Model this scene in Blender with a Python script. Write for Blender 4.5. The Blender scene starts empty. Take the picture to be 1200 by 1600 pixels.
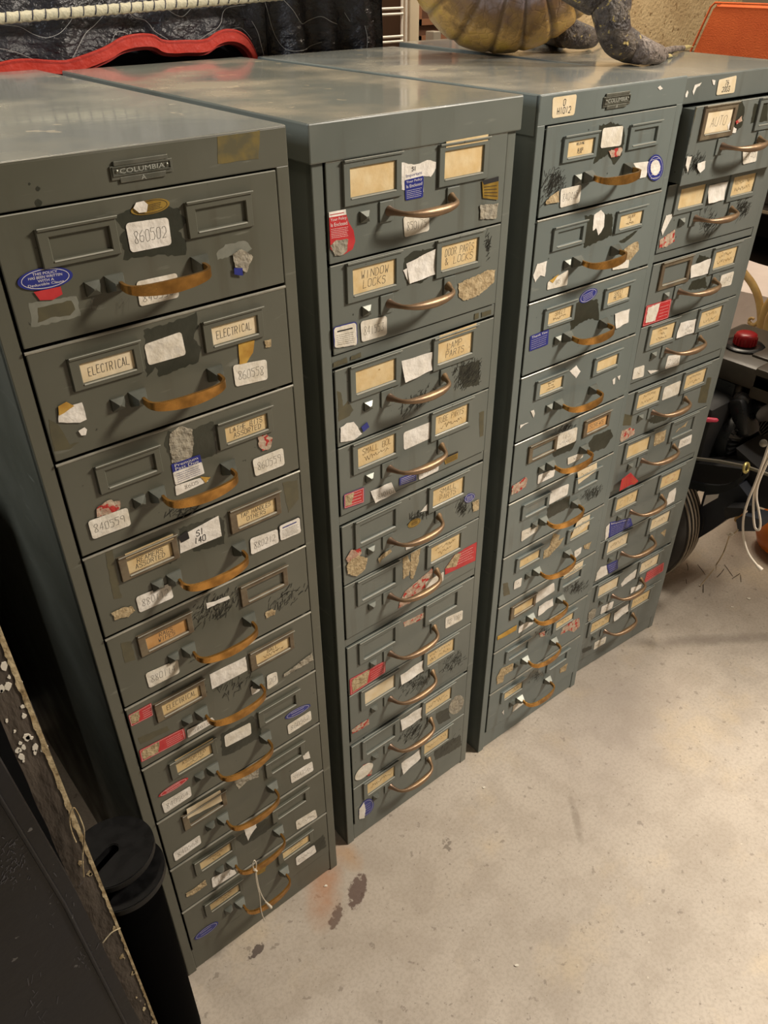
import bpy, bmesh, math, random
from mathutils import Vector, Matrix, noise
from mathutils.geometry import tessellate_polygon
scene = bpy.context.scene
C = scene.collection
rnd = random.Random(7)

# ------------------------------------------------------------------ camera
F, PITCH, ROLL, YAW, CZ = 1238.63, 0.604278, -0.007413, 0.675310, 1.453187
_cy, _sy = math.cos(YAW), math.sin(YAW)
_fw = Vector((_sy * math.cos(PITCH), _cy * math.cos(PITCH), -math.sin(PITCH)))
_rt = Vector((_cy, -_sy, 0)); _up = _rt.cross(_fw)
_c, _s = math.cos(ROLL), math.sin(ROLL)
RT = _c * _rt + _s * _up; UP = -_s * _rt + _c * _up; FW = _fw
CAMPOS = Vector((0, 0, CZ))
cam_data = bpy.data.cameras.new('camera')
cam = bpy.data.objects.new('camera', cam_data); C.objects.link(cam)
cam.matrix_world = Matrix(((RT.x, UP.x, -FW.x, 0), (RT.y, UP.y, -FW.y, 0), (RT.z, UP.z, -FW.z, CZ), (0, 0, 0, 1)))
cam_data.sensor_fit = 'VERTICAL'; cam_data.sensor_height = 24.0
cam_data.lens = F / 1600 * 24.0
cam_data.clip_start = 0.02; cam_data.clip_end = 60
scene.camera = cam

# ------------------------------------------------------------------ world, lights, exposure
world = bpy.data.worlds.new('world'); scene.world = world; world.use_nodes = True
world.node_tree.nodes['Background'].inputs[0].default_value = (1.0, 0.86, 0.70, 1)
world.node_tree.nodes['Background'].inputs[1].default_value = 0.095
scene.view_settings.view_transform = 'Standard'; scene.view_settings.look = 'None'
scene.view_settings.exposure = 0.18; scene.view_settings.gamma = 1.0
scene.view_settings.use_curve_mapping = False

def area_light(name, loc, size, size_y, power, color, target=None):
    l = bpy.data.lights.new(name, 'AREA'); l.shape = 'RECTANGLE'; l.size = size; l.size_y = size_y
    l.energy = power; l.color = color
    o = bpy.data.objects.new(name, l); C.objects.link(o); o.location = loc
    d = (Vector(target) - Vector(loc)) if target else Vector((0, 0, -1))
    o.rotation_euler = d.to_track_quat('-Z', 'Y').to_euler()
    return o
WARM = (1.0, 0.86, 0.68)
area_light('ceiling_light_front', (2.25, -0.40, 2.50), 0.42, 0.35, 92, (1.0, 0.90, 0.77), (1.4, 0.5, 0.0))
area_light('ceiling_light_back', (2.9, 1.7, 3.1), 1.2, 0.5, 72, WARM, (3.0, 3.0, 0.9))
area_light('cool_fill_left', (-1.5, 1.15, 2.3), 0.8, 0.8, 24, (.88, .94, 1.0), (0.15, 1.1, 0.9))  # cool fill added to put bluish light on the leftmost cabinet's side
area_light('ceiling_light_left', (0.5, 1.7, 3.1), 1.4, 0.4, 40, WARM)

# ------------------------------------------------------------------ helpers
def at(px, py, X=None, Y=None, Z=None):
    """Point in the place seen at photo pixel (px, py) on the plane x=X, y=Y or z=Z."""
    d = FW + RT * ((px - 600) / F) - UP * ((py - 800) / F)
    if X is not None: t = X / d.x
    elif Y is not None: t = Y / d.y
    else: t = (Z - CZ) / d.z
    return CAMPOS + d * t

def lin(c):
    if isinstance(c, str):
        c = [int(c[i:i + 2], 16) / 255 for i in (0, 2, 4)]
    return [(v / 12.92 if v <= 0.04045 else ((v + 0.055) / 1.055) ** 2.4) for v in c[:3]] + [1.0]

MATS = {}
def mat(name, col, rough=0.5, metal=0.0, col2=None, scale=20.0, lo=0.35, hi=0.65, rough2=None, bump=0.0,
        bscale=60.0, stretch=None, spec=None, col3=None, scale3=90.0, t3=0.68, detail=4.0, coat=0.0):
    if name in MATS: return MATS[name]
    m = bpy.data.materials.new(name); m.use_nodes = True; nt = m.node_tree
    b = nt.nodes['Principled BSDF']; N = nt.nodes.new; L = nt.links.new
    b.inputs['Roughness'].default_value = rough; b.inputs['Metallic'].default_value = metal
    if spec is not None: b.inputs['Specular IOR Level'].default_value = spec
    if coat: b.inputs['Coat Weight'].default_value = coat; b.inputs['Coat Roughness'].default_value = 0.1
    b.inputs['Base Color'].default_value = lin(col)
    tc = N('ShaderNodeTexCoord'); mp = N('ShaderNodeMapping'); L(tc.outputs['Object'], mp.inputs[0])
    if stretch: mp.inputs['Scale'].default_value = stretch
    if col2:
        nz = N('ShaderNodeTexNoise'); nz.inputs['Scale'].default_value = scale; nz.inputs['Detail'].default_value = detail
        L(mp.outputs[0], nz.inputs['Vector'])
        rp = N('ShaderNodeValToRGB'); rp.color_ramp.elements[0].position = lo; rp.color_ramp.elements[1].position = hi
        rp.color_ramp.elements[0].color = lin(col); rp.color_ramp.elements[1].color = lin(col2)
        L(nz.outputs[0], rp.inputs[0]); out = rp.outputs[0]
        if col3:
            n3 = N('ShaderNodeTexNoise'); n3.inputs['Scale'].default_value = scale3; n3.inputs['Detail'].default_value = 3
            L(mp.outputs[0], n3.inputs['Vector'])
            r3 = N('ShaderNodeValToRGB'); r3.color_ramp.elements[0].position = t3; r3.color_ramp.elements[1].position = t3 + 0.02
            L(n3.outputs[0], r3.inputs[0]); mx = N('ShaderNodeMix'); mx.data_type = 'RGBA'
            L(r3.outputs[0], mx.inputs[0]); L(out, mx.inputs[6]); mx.inputs[7].default_value = lin(col3); out = mx.outputs[2]
        L(out, b.inputs['Base Color'])
        if rough2 is not None:
            mr = N('ShaderNodeMapRange'); mr.inputs[1].default_value = lo; mr.inputs[2].default_value = hi
            mr.inputs[3].default_value = rough; mr.inputs[4].default_value = rough2
            L(nz.outputs[0], mr.inputs[0]); L(mr.outputs[0], b.inputs['Roughness'])
    if bump:
        nb = N('ShaderNodeTexNoise'); nb.inputs['Scale'].default_value = bscale; nb.inputs['Detail'].default_value = 4
        L(mp.outputs[0], nb.inputs['Vector'])
        bp = N('ShaderNodeBump'); bp.inputs['Strength'].default_value = bump; bp.inputs['Distance'].default_value = 0.01
        L(nb.outputs[0], bp.inputs['Height']); L(bp.outputs[0], b.inputs['Normal'])
    MATS[name] = m
    return m

class MB:
    """collects geometry for ONE mesh object"""
    def __init__(s): s.v = []; s.f = []; s.m = []; s.mats = []; s.attr = []
    def mi(s, m):
        if m not in s.mats: s.mats.append(m)
        return s.mats.index(m)
    def add(s, vs, fs, m):
        k = len(s.v); s.v += [tuple(v) for v in vs]; i = s.mi(m)
        for f in fs: s.f.append([k + a for a in f]); s.m.append(i)
    def box(s, a, b, m, bev=0.0, M=None):
        x0, y0, z0 = a; x1, y1, z1 = b
        bm = bmesh.new(); bmesh.ops.create_cube(bm, size=1)
        for v in bm.verts:
            v.co = Vector(((x0 + x1) / 2 + v.co.x * (x1 - x0), (y0 + y1) / 2 + v.co.y * (y1 - y0), (z0 + z1) / 2 + v.co.z * (z1 - z0)))
        if bev: bmesh.ops.bevel(bm, geom=bm.edges[:], offset=bev, segments=2, profile=0.5, affect='EDGES')
        s.bm(bm, m, M)
    def bm(s, bm, m, M=None):
        bm.verts.index_update()
        vs = [(M @ v.co if M else v.co.copy()) for v in bm.verts]
        s.add(vs, [[v.index for v in f.verts] for f in bm.faces], m); bm.free()
    def tube(s, pts, r, m, n=8, cap=True, flat=None):
        """flat: (a, b) half sizes along up and side for a strap section"""
        pts = [Vector(p) for p in pts]; k = len(pts)
        rr = r if isinstance(r, (list, tuple)) else [r] * k
        T0 = (pts[1] - pts[0]).normalized()
        nrm = T0.orthogonal().normalized(); vs = []; fs = []
        for i, p in enumerate(pts):
            T = (pts[min(i + 1, k - 1)] - pts[max(i - 1, 0)]).normalized()
            if flat:
                u = Vector((0, 0, 1)); sd = u.cross(T).normalized()
                fz = flat[i] if isinstance(flat, list) else flat
                for a, b in ((-1, -1), (-1, 1), (1, 1), (1, -1)):
                    vs.append(p + u * a * fz[0] + sd * b * fz[1])
            else:
                nrm = (nrm - T * nrm.dot(T)).normalized(); bn = T.cross(nrm)
                for j in range(n):
                    a = 2 * math.pi * j / n
                    vs.append(p + (nrm * math.cos(a) + bn * math.sin(a)) * rr[i])
        q = 4 if flat else n
        for i in range(k - 1):
            for j in range(q):
                fs.append((i * q + j, i * q + (j + 1) % q, (i + 1) * q + (j + 1) % q, (i + 1) * q + j))
        if cap: fs.append(list(range(q))[::-1]); fs.append([(k - 1) * q + j for j in range(q)])
        s.add(vs, fs, m)
    def lathe(s, prof, m, M=Matrix(), n=32):
        vs = []; fs = []
        for r, z in prof:
            for j in range(n):
                a = 2 * math.pi * j / n; vs.append(M @ Vector((r * math.cos(a), r * math.sin(a), z)))
        for i in range(len(prof) - 1):
            for j in range(n):
                fs.append((i * n + j, i * n + (j + 1) % n, (i + 1) * n + (j + 1) % n, (i + 1) * n + j))
        fs.append([j for j in range(n)][::-1]); fs.append([(len(prof) - 1) * n + j for j in range(n)])
        s.add(vs, fs, m)
    def prism(s, poly, d, m, M=Matrix()):
        """polygon in xy extruded along z by d"""
        n = len(poly)
        a = [M @ Vector((x, y, 0)) for x, y in poly]; b = [M @ Vector((x, y, d)) for x, y in poly]
        fs = [[i, (i + 1) % n, n + (i + 1) % n, n + i] for i in range(n)] + [list(range(n))[::-1], [n + i for i in range(n)]]
        s.add(a + b, fs, m)
    def grid(s, fn, nu, nv, m):
        vs = [fn(i / nu, j / nv) for j in range(nv + 1) for i in range(nu + 1)]
        fs = [(j * (nu + 1) + i, j * (nu + 1) + i + 1, (j + 1) * (nu + 1) + i + 1, (j + 1) * (nu + 1) + i) for j in range(nv) for i in range(nu)]
        s.add(vs, fs, m)
    def sheet(s, poly, y, m, th=0.0003):
        """flat paper piece in the xz plane facing -y (local cabinet space)"""
        n = len(poly)
        ar = sum(poly[i][0] * poly[(i + 1) % n][1] - poly[(i + 1) % n][0] * poly[i][1] for i in range(n))
        if ar < 0: poly = poly[::-1]
        tris = tessellate_polygon([[Vector((x, z, 0)) for x, z in poly]])
        fr = [(x, y, z) for x, z in poly]; bk = [(x, y + th, z) for x, z in poly]
        fs = []
        for t in tris:
            p = [poly[i] for i in t]
            a2 = (p[1][0] - p[0][0]) * (p[2][1] - p[0][1]) - (p[2][0] - p[0][0]) * (p[1][1] - p[0][1])
            fs.append(list(t) if a2 > 0 else list(t)[::-1])
        fs += [[i, n + i, n + (i + 1) % n, (i + 1) % n] for i in range(n)]
        s.add(fr + bk, fs, m)
    def ribbon(s, pl, y, w, m):
        """polyline [(x,z)] as thin strokes facing -y"""
        for (x0, z0), (x1, z1) in zip(pl, pl[1:]):
            dx, dz = x1 - x0, z1 - z0; l = math.hypot(dx, dz)
            if l < 1e-7: continue
            nx, nz = -dz / l * w / 2, dx / l * w / 2; ex, ez = dx / l * w * .3, dz / l * w * .3
            s.add([(x0 - ex + nx, y, z0 - ez + nz), (x0 - ex - nx, y, z0 - ez - nz), (x1 + ex - nx, y, z1 + ez - nz), (x1 + ex + nx, y, z1 + ez + nz)], [(0, 1, 2, 3)], m)
    def mesh(s, name, smooth=None):
        me = bpy.data.meshes.new(name); me.from_pydata(s.v, [], s.f)
        for m in s.mats: me.materials.append(m)
        me.polygons.foreach_set('material_index', s.m)
        if smooth is not None:
            me.polygons.foreach_set('use_smooth', [True] * len(s.f)); me.update()
            me.set_sharp_from_angle(angle=math.radians(smooth))
        me.update()
        return me
    def build(s, name, parent=None, smooth=None, loc=None):
        return link(name, s.mesh(name, smooth), parent, loc)

def link(name, me, parent=None, loc=None):
    o = bpy.data.objects.new(name, me); C.objects.link(o); o.parent = parent
    if loc: o.location = loc
    return o
def tag(o, label=None, cat=None, group=None, kind=None):
    for k, v in (('label', label), ('category', cat), ('group', group), ('kind', kind)):
        if v: o[k] = v
    return o
def empty(name, loc=(0, 0, 0), rz=0.0, **k):
    o = bpy.data.objects.new(name, None); C.objects.link(o); o.location = loc; o.rotation_euler = (0, 0, rz)
    o.empty_display_size = 0.05
    return tag(o, **k)
def rotm(axis_to, loc):
    q = Vector((0, 0, 1)).rotation_difference(Vector(axis_to).normalized())
    return Matrix.Translation(loc) @ q.to_matrix().to_4x4()
def smooth_path(pts, k=6):
    P = [Vector(p) for p in pts]; out = []
    for i in range(len(P) - 1):
        p0 = P[max(i - 1, 0)]; p1 = P[i]; p2 = P[i + 1]; p3 = P[min(i + 2, len(P) - 1)]
        for j in range(k):
            t = j / k
            out.append(0.5 * ((2 * p1) + (p2 - p0) * t + (2 * p0 - 5 * p1 + 4 * p2 - p3) * t * t + (3 * p1 - p0 - 3 * p2 + p3) * t ** 3))
    return out + [P[-1]]

# ------------------------------------------------------------------ materials
def paint(name, c1, c2, chip, rough=0.38):
    """worn enamel paint: soft mottling, sparse dark chips and faint rubbed streaks"""
    m = bpy.data.materials.new(name); m.use_nodes = True; nt = m.node_tree; b = nt.nodes['Principled BSDF']
    N = nt.nodes.new; L = nt.links.new
    tc = N('ShaderNodeTexCoord')
    def nz(scale, det=4, st=None):
        n = N('ShaderNodeTexNoise'); n.inputs['Scale'].default_value = scale; n.inputs['Detail'].default_value = det
        if st:
            mp = N('ShaderNodeMapping'); mp.inputs['Scale'].default_value = st; L(tc.outputs['Object'], mp.inputs[0]); L(mp.outputs[0], n.inputs['Vector'])
        else: L(tc.outputs['Object'], n.inputs['Vector'])
        return n.outputs[0]
    def ramp(i, a, b2, ca=(0, 0, 0, 1), cb=(1, 1, 1, 1)):
        r = N('ShaderNodeValToRGB'); r.color_ramp.elements[0].position = a; r.color_ramp.elements[1].position = b2
        r.color_ramp.elements[0].color = ca; r.color_ramp.elements[1].color = cb; L(i, r.inputs[0]); return r.outputs[0]
    def mix(f, a, bcol, s=None):
        x = N('ShaderNodeMix'); x.data_type = 'RGBA'
        if s is not None:
            mm = N('ShaderNodeMath'); mm.operation = 'MULTIPLY'; mm.inputs[1].default_value = s; L(f, mm.inputs[0]); f = mm.outputs[0]
        L(f, x.inputs[0])
        L(a, x.inputs[6]) if not isinstance(a, list) else setattr(x.inputs[6], 'default_value', a)
        L(bcol, x.inputs[7]) if not isinstance(bcol, list) else setattr(x.inputs[7], 'default_value', bcol)
        return x.outputs[2]
    base = ramp(nz(5), .35, .65, lin(c1), lin(c2))
    base = mix(ramp(nz(90, 2), .75, .77), base, lin(chip))
    base = mix(ramp(nz(9, 6, (4, 1, .5)), .60, .72), base, lin('4a4436'), .35)
    base = mix(ramp(nz(14, 6, (1, 1, 6)), .66, .72), base, lin('9b9c90'), .25)
    L(base, b.inputs['Base Color'])
    rr = N('ShaderNodeMapRange'); rr.inputs[1].default_value = .3; rr.inputs[2].default_value = .7
    rr.inputs[3].default_value = rough - .09; rr.inputs[4].default_value = rough + .12
    L(nz(12, 5), rr.inputs[0]); L(rr.outputs[0], b.inputs['Roughness'])
    bp = N('ShaderNodeBump'); bp.inputs['Strength'].default_value = .06; bp.inputs['Distance'].default_value = .004
    L(nz(25, 3), bp.inputs['Height']); L(bp.outputs[0], b.inputs['Normal'])
    return m
P = [paint('paint_olive_grey', '57574b', '5f5f54', '2d2f28'), paint('paint_grey_green', '636862', '6c7069', '33362f'),
     paint('paint_blue_grey', '68706d', '717976', '353a36'), paint('paint_green_grey', '666c68', '707571', '33382f')]
PTOP = [None] * 4
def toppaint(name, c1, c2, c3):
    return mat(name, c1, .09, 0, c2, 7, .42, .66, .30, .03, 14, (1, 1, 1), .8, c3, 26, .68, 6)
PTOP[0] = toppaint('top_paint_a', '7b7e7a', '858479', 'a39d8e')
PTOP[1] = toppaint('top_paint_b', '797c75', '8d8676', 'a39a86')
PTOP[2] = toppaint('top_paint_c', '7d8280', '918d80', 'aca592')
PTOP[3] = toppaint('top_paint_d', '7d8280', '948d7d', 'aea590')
BRASS = mat('brass', 'cf9a52', .24, .80, '85602f', 30, .38, .66, .42, .05, 80)
BRONZE = mat('bronze', '86705e', .36, .65, '957a5a', 40, .4, .7, .5, .05, 90)
MOUNT = mat('grey_steel', '74776f', .36, .35, '62645c', 40)
SCRAPE = mat('bare_dark_patch', '2c2e25', .38, 0, '36382e', 25, bump=.1, bscale=60)
SCRATCH = mat('scratch_dark', '26261f', .6)
PAPER = mat('paper_white', 'e6e0d4', .85, 0, 'd6cdbb', 60, bump=.25, bscale=70)
PAPERB = mat('paper_bright', 'ece7df', .85, 0, 'ddd6ca', 40, bump=.3, bscale=60)
CARD = mat('card_tan', 'e0cba0', .8, 0, 'd2b27a', 45, .3, .75, None, .1, 60, None, None, 'a37f4c', 60, .71)
CARDP = mat('card_pale', 'e6d8bd', .8, 0, 'd8c092', 40, .3, .8, None, .1, 60)
CARDO = mat('card_orange', 'cfa36c', .8, 0, 'c08e54', 40)
INK = mat('ink_grey', '57534a', .8)
INKB = mat('ink_brown', '6d5636', .8)
BLACK = mat('ink_black', '1b1a1c', .6)
BLUE = mat('label_blue', '232c7c', .4, 0, '2a3386', 80)
RED = mat('label_red', 'b5242b', .45, 0, 'c4383a', 60)
GOLD = mat('label_gold', 'a88a3e', .4, .3, '8a6c2a', 70)
YELLOW = mat('label_yellow', 'c7a048', .7, 0, 'a87c2c', 60)
WHITE = mat('print_white', 'e4e0dc', .6)
PRED = mat('print_red', 'b83a38', .6)
RESID = mat('residue_grey', '8f897b', .85, 0, 'a69d8a', 70, bump=.5, bscale=120)
RTAN = mat('residue_tan', 'bda985', .85, 0, 'a08b68', 110, .35, .65, None, .4, 150)
RRED = mat('residue_red', 'bba994', .85, 0, 'b08a76', 120, .4, .6, None, .3, 120, None, None, 'b0332c', 110, .57)
GLUE = mat('glue_ghost', '7f8075', .6, 0, '75766b', 90)
TAPE = mat('tape_stain', '504d3c', .42, 0, '5b5640', 60)
TAPEG = mat('tape_gold', '786a40', .35, 0, '5f5a44', 60, .4, .6)
LIGHTM = mat('edge_wear', 'a3a59c', .4)
RUSTM = mat('rusty_frame', '6a5c4a', .55, .3, '7d715c', 60, .4, .6)
EDGE = mat('edge_highlight', 'b3b4aa', .32, .1)  # pale colour painted as the highlight along drawer and holder edges
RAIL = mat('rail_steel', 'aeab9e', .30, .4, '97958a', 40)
DARK = mat('dark_inside', '1a1b18', .7)

# ------------------------------------------------------------------ lettering
FONT = {'A': '00 26 40;12 32', 'B': '00 06 36 45 33 03;33 42 41 30 00', 'C': '45 36 16 05 01 10 30 41', 'D': '00 06 26 44 42 20 00',
        'E': '40 00 06 46;03 33', 'F': '00 06 46;03 33', 'G': '45 36 16 05 01 10 30 42 22', 'H': '00 06;40 46;03 43', 'I': '20 26',
        'K': '00 06;46 03 40', 'L': '06 00 40', 'M': '00 06 23 46 40', 'N': '00 06 40 46', 'O': '10 01 05 16 36 45 41 30 10',
        'P': '00 06 36 45 44 33 03', 'Q': '10 01 05 16 36 45 41 30 10;22 40', 'R': '00 06 36 45 44 33 03;23 40', 'S': '45 36 16 05 04 33 42 41 30 10 01',
        'T': '20 26;06 46', 'U': '06 01 10 30 41 46', 'V': '06 20 46', 'W': '06 10 23 30 46', 'X': '00 46;06 40', 'Y': '06 23 46;23 20', 'Z': '06 46 00 40',
        '0': '10 01 05 16 36 45 41 30 10', '1': '20 26', '2': '05 16 36 45 43 00 40', '3': '06 46 23 42 41 30 10 01', '4': '30 36 02 42',
        '5': '46 06 04 34 42 30 00', '6': '36 04 01 10 30 41 42 33 03', '7': '06 46 10', '8': '23 05 16 36 45 23 01 10 30 41 23',
        '9': '33 04 05 16 36 45 40', '-': '13 33', '&': '40 05 16 25 02 10 42', '.': '20 21', '/': '00 46', ' ': '', '~': ''}
def bil(q, u, v):
    (a, b, c, d) = q  # TL TR BR BL, v down
    return ((a[0] * (1 - u) + b[0] * u) * (1 - v) + (d[0] * (1 - u) + c[0] * u) * v, (a[1] * (1 - u) + b[1] * u) * (1 - v) + (d[1] * (1 - u) + c[1] * u) * v)
def hand(mb, q, lines, y, w, m, mu=.10, mv=.12, seed=1, hmax=.5):
    """hand lettering inside quad q"""
    r = random.Random(seed); n = len(lines); W = math.dist(q[0], q[1]); H = math.dist(q[0], q[3]) or 1e-6
    for i, t in enumerate(lines):
        if not t: continue
        bh = (1 - 2 * mv) / n; h = min(bh * .78, hmax); v0 = mv + bh * i + (bh - h) / 2
        cw = min((1 - 2 * mu) / len(t), h * H / W * .80); x0 = (1 - cw * len(t)) / 2 + r.uniform(-.02, .02)
        for k, ch in enumerate(t):
            if ch == '~':
                pts = [bil(q, x0 + (k + a / 4) * cw, v0 + h * (.5 + r.uniform(-.45, .45))) for a in range(5)]
                mb.ribbon(pts, y, w, m); continue
            dj = r.uniform(-.05, .05) * h
            for pl in FONT.get(ch.upper(), '').split(';'):
                pts = [bil(q, x0 + (k + .12 + .17 * (int(a[0]) + r.uniform(-.25, .25) + int(a[1]) * .12)) * cw, v0 + dj + h * (1 - (int(a[1]) + r.uniform(-.2, .2)) / 6)) for a in pl.split()]
                if len(pts) > 1: mb.ribbon(pts, y, w, m)
_tc = {}
def typed(mb, q, text, y, m, u0, v0, u1, v1):
    """printed type mapped into part of quad q"""
    if text not in _tc:
        cu = bpy.data.curves.new('type', 'FONT'); cu.body = text; cu.resolution_u = 2
        ob = bpy.data.objects.new('type', cu); C.objects.link(ob)
        dg = bpy.context.evaluated_depsgraph_get(); me = ob.evaluated_get(dg).to_mesh()
        vs = [(v.co.x, v.co.y) for v in me.vertices]; fs = [list(f.vertices) for f in me.polygons]
        ob.evaluated_get(dg).to_mesh_clear(); bpy.data.objects.remove(ob); bpy.data.curves.remove(cu); _tc[text] = (vs, fs)
    vs, fs = _tc[text]
    xs = [a[0] for a in vs]; ys = [a[1] for a in vs]; X0, X1, Y0, Y1 = min(xs), max(xs), min(ys), max(ys)
    pts = []
    for x, z in vs:
        p = bil(q, u0 + (u1 - u0) * (x - X0) / (X1 - X0), v1 + (v0 - v1) * (z - Y0) / (Y1 - Y0)); pts.append((p[0], y, p[1]))
    out = []
    for f in fs:
        p = [pts[i] for i in f[:3]]; a2 = (p[1][0] - p[0][0]) * (p[2][2] - p[0][2]) - (p[2][0] - p[0][0]) * (p[1][2] - p[0][2])
        out.append(f if a2 > 0 else f[::-1])
    mb.add(pts, out, m)
def fine(mb, q, y, m, u0, v0, u1, v1, n, seed=0, w=.0005):
    """rows of small print as broken dashes"""
    r = random.Random(seed)
    for i in range(n):
        v = v0 + (v1 - v0) * (i + .5) / n; u = u0
        end = u1 - r.uniform(0, .12) * (u1 - u0)
        while u < end:
            l = r.uniform(.03, .12) * (u1 - u0); mb.ribbon([bil(q, u, v), bil(q, min(u + l, end), v)], y, w, m); u += l + .025 * (u1 - u0)
def ell(q, n=28, k=1.0):
    return [bil(q, .5 + .5 * k * math.cos(2 * math.pi * i / n), .5 + .5 * k * math.sin(2 * math.pi * i / n)) for i in range(n)]
def rquad(q, r=.10, seed=0):
    W = math.dist(q[0], q[1]); H = math.dist(q[0], q[3]); a = r * H / W; out = []
    for (cx, cy, s) in ((a, r, 2), (1 - a, r, 3), (1 - a, 1 - r, 0), (a, 1 - r, 1)):
        for t in range(4):
            an = math.pi / 2 * (s + t / 3); out.append(bil(q, cx + a * math.cos(an), cy + r * math.sin(an)))
    return out
def jag(poly, amp=.0012, step=.004, seed=0):
    r = random.Random(seed); out = []
    for i, p in enumerate(poly):
        a = poly[(i + 1) % len(poly)]; L = math.dist(p, a); k = max(1, int(L / step))
        for j in range(k):
            t = j / k; out.append((p[0] + (a[0] - p[0]) * t + r.uniform(-amp, amp), p[1] + (a[1] - p[1]) * t + r.uniform(-amp, amp)))
    return out

# ------------------------------------------------------------------ setting
def concrete():
    m = bpy.data.materials.new('concrete_floor'); m.use_nodes = True; nt = m.node_tree; b = nt.nodes['Principled BSDF']
    N = nt.nodes.new; L = nt.links.new; tc = N('ShaderNodeTexCoord')
    def nz(s, d=6, off=0, src=None):
        n = N('ShaderNodeTexNoise'); n.inputs['Scale'].default_value = s; n.inputs['Detail'].default_value = d; n.inputs['Roughness'].default_value = .6
        mp = N('ShaderNodeMapping'); mp.inputs['Location'].default_value = (off, off, 0); L(tc.outputs['Object'], mp.inputs[0]); L(mp.outputs[0], n.inputs['Vector']); return n.outputs[0]
    def ramp(i, a, c, ca=(0, 0, 0, 1), cb=(1, 1, 1, 1)):
        r = N('ShaderNodeValToRGB'); r.color_ramp.elements[0].position = a; r.color_ramp.elements[1].position = c
        r.color_ramp.elements[0].color = ca; r.color_ramp.elements[1].color = cb; L(i, r.inputs[0]); return r.outputs[0]
    def mixc(f, a, c, s=1.0):
        mm = N('ShaderNodeMath'); mm.operation = 'MULTIPLY'; mm.inputs[1].default_value = s; L(f, mm.inputs[0])
        x = N('ShaderNodeMix'); x.data_type = 'RGBA'; L(mm.outputs[0], x.inputs[0]); L(a, x.inputs[6])
        if isinstance(c, list): x.inputs[7].default_value = c
        else: L(c, x.inputs[7])
        return x.outputs[2]
    base = ramp(nz(2.2), .35, .68, lin('b5aa9c'), lin('c9beb0'))
    base = mixc(ramp(nz(14, 8, 3), .47, .58), base, lin('9f9283'), .30)
    base = mixc(ramp(nz(5, 8, 7), .55, .66), base, lin('cbb99c'), .5)
    base = mixc(ramp(nz(45, 5, 1), .64, .67), base, lin('6f6459'), .5)
    base = mixc(ramp(nz(110, 3, 12), .66, .70), base, lin('655a50'), .5)
    base = mixc(ramp(nz(55, 2, 9), .74, .76), base, lin('d9d0c0'), .8)
    base = mixc(ramp(nz(160, 4, 2), .45, .60), base, lin('9a8d7e'), .30)
    def stain(px, py, rx, ry, col, th, sc, st, rz=0.0, wd=.04):
        nonlocal base
        p = at(px, py, Z=0); mp = N('ShaderNodeMapping'); mp.vector_type = 'TEXTURE'
        mp.inputs['Location'].default_value = (p.x, p.y, 0); mp.inputs['Scale'].default_value = (rx, ry, 1); mp.inputs['Rotation'].default_value = (0, 0, rz)
        L(tc.outputs['Object'], mp.inputs[0]); g = N('ShaderNodeTexGradient'); g.gradient_type = 'SPHERICAL'; L(mp.outputs[0], g.inputs[0])
        a = N('ShaderNodeMath'); a.operation = 'MULTIPLY'; L(g.outputs[1], a.inputs[0]); L(nz(sc, 5, px * .01), a.inputs[1])
        base = mixc(ramp(a.outputs[0], th, th + wd), base, lin(col), st)
    stain(505, 1372, .13, .05, 'b0713f', .06, 22, .55, .9, .35)
    stain(558, 1392, .075, .035, '4d3027', .25, 75, .8, .6, .06)
    stain(525, 1432, .055, .022, '55382b', .26, 85, .75, .6, .06)
    stain(400, 1485, .07, .025, '3c2c28', .36, 60, .8, .2)
    stain(700, 1322, .05, .03, '5f5449', .36, 110, .6, .8)
    stain(900, 1280, .10, .015, '847869', .15, 50, .5, .9, .2)
    stain(545, 1335, .035, .06, 'b58a5c', .10, 22, .5, 0, .3)
    stain(960, 1120, .45, .22, 'a1958d', .05, 9, .5, .4, .5)
    stain(1110, 1000, .34, .028, '7d7267', .05, 20, .55, -.62, .3)  # shadow line drawn as a dark streak in the floor colour
    L(base, b.inputs['Base Color'])
    b.inputs['Roughness'].default_value = .62
    bp = N('ShaderNodeBump'); bp.inputs['Strength'].default_value = .12; bp.inputs['Distance'].default_value = .002
    L(nz(90, 4), bp.inputs['Height']); L(bp.outputs[0], b.inputs['Normal'])
    return m
f = MB(); f.box((-2.5, -2.5, -.1), (6.6, 5.2, 0), concrete()); tag(f.build('floor'), kind='structure')
WALLM = mat('wall_paint', 'a3957f', .9, 0, 'b0a38e', 3)
f = MB(); f.box((-2.5, 5.2, -.1), (6.6, 5.3, 3.4), WALLM); tag(f.build('wall_back'), kind='structure')
f = MB(); f.box((6.6, -2.5, -.1), (6.7, 5.3, 3.4), WALLM); tag(f.build('wall_right'), kind='structure')
f = MB(); f.box((-2.6, -2.5, -.1), (-2.5, 5.3, 3.4), WALLM); tag(f.build('wall_left'), kind='structure')
f = MB(); f.box((-2.6, -2.5, 3.4), (6.7, 5.3, 3.5), mat('ceiling_paint', '8f887c', .9, 0, '99917f', 3)); tag(f.build('ceiling'), kind='structure')

f = MB(); f.box((2.02, -.03, 0), (4.2, .05, 2.4), WALLM); tag(f.build('added_shade_wall'), kind='structure')  # unseen partition added to throw shade over the snow blower area

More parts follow.
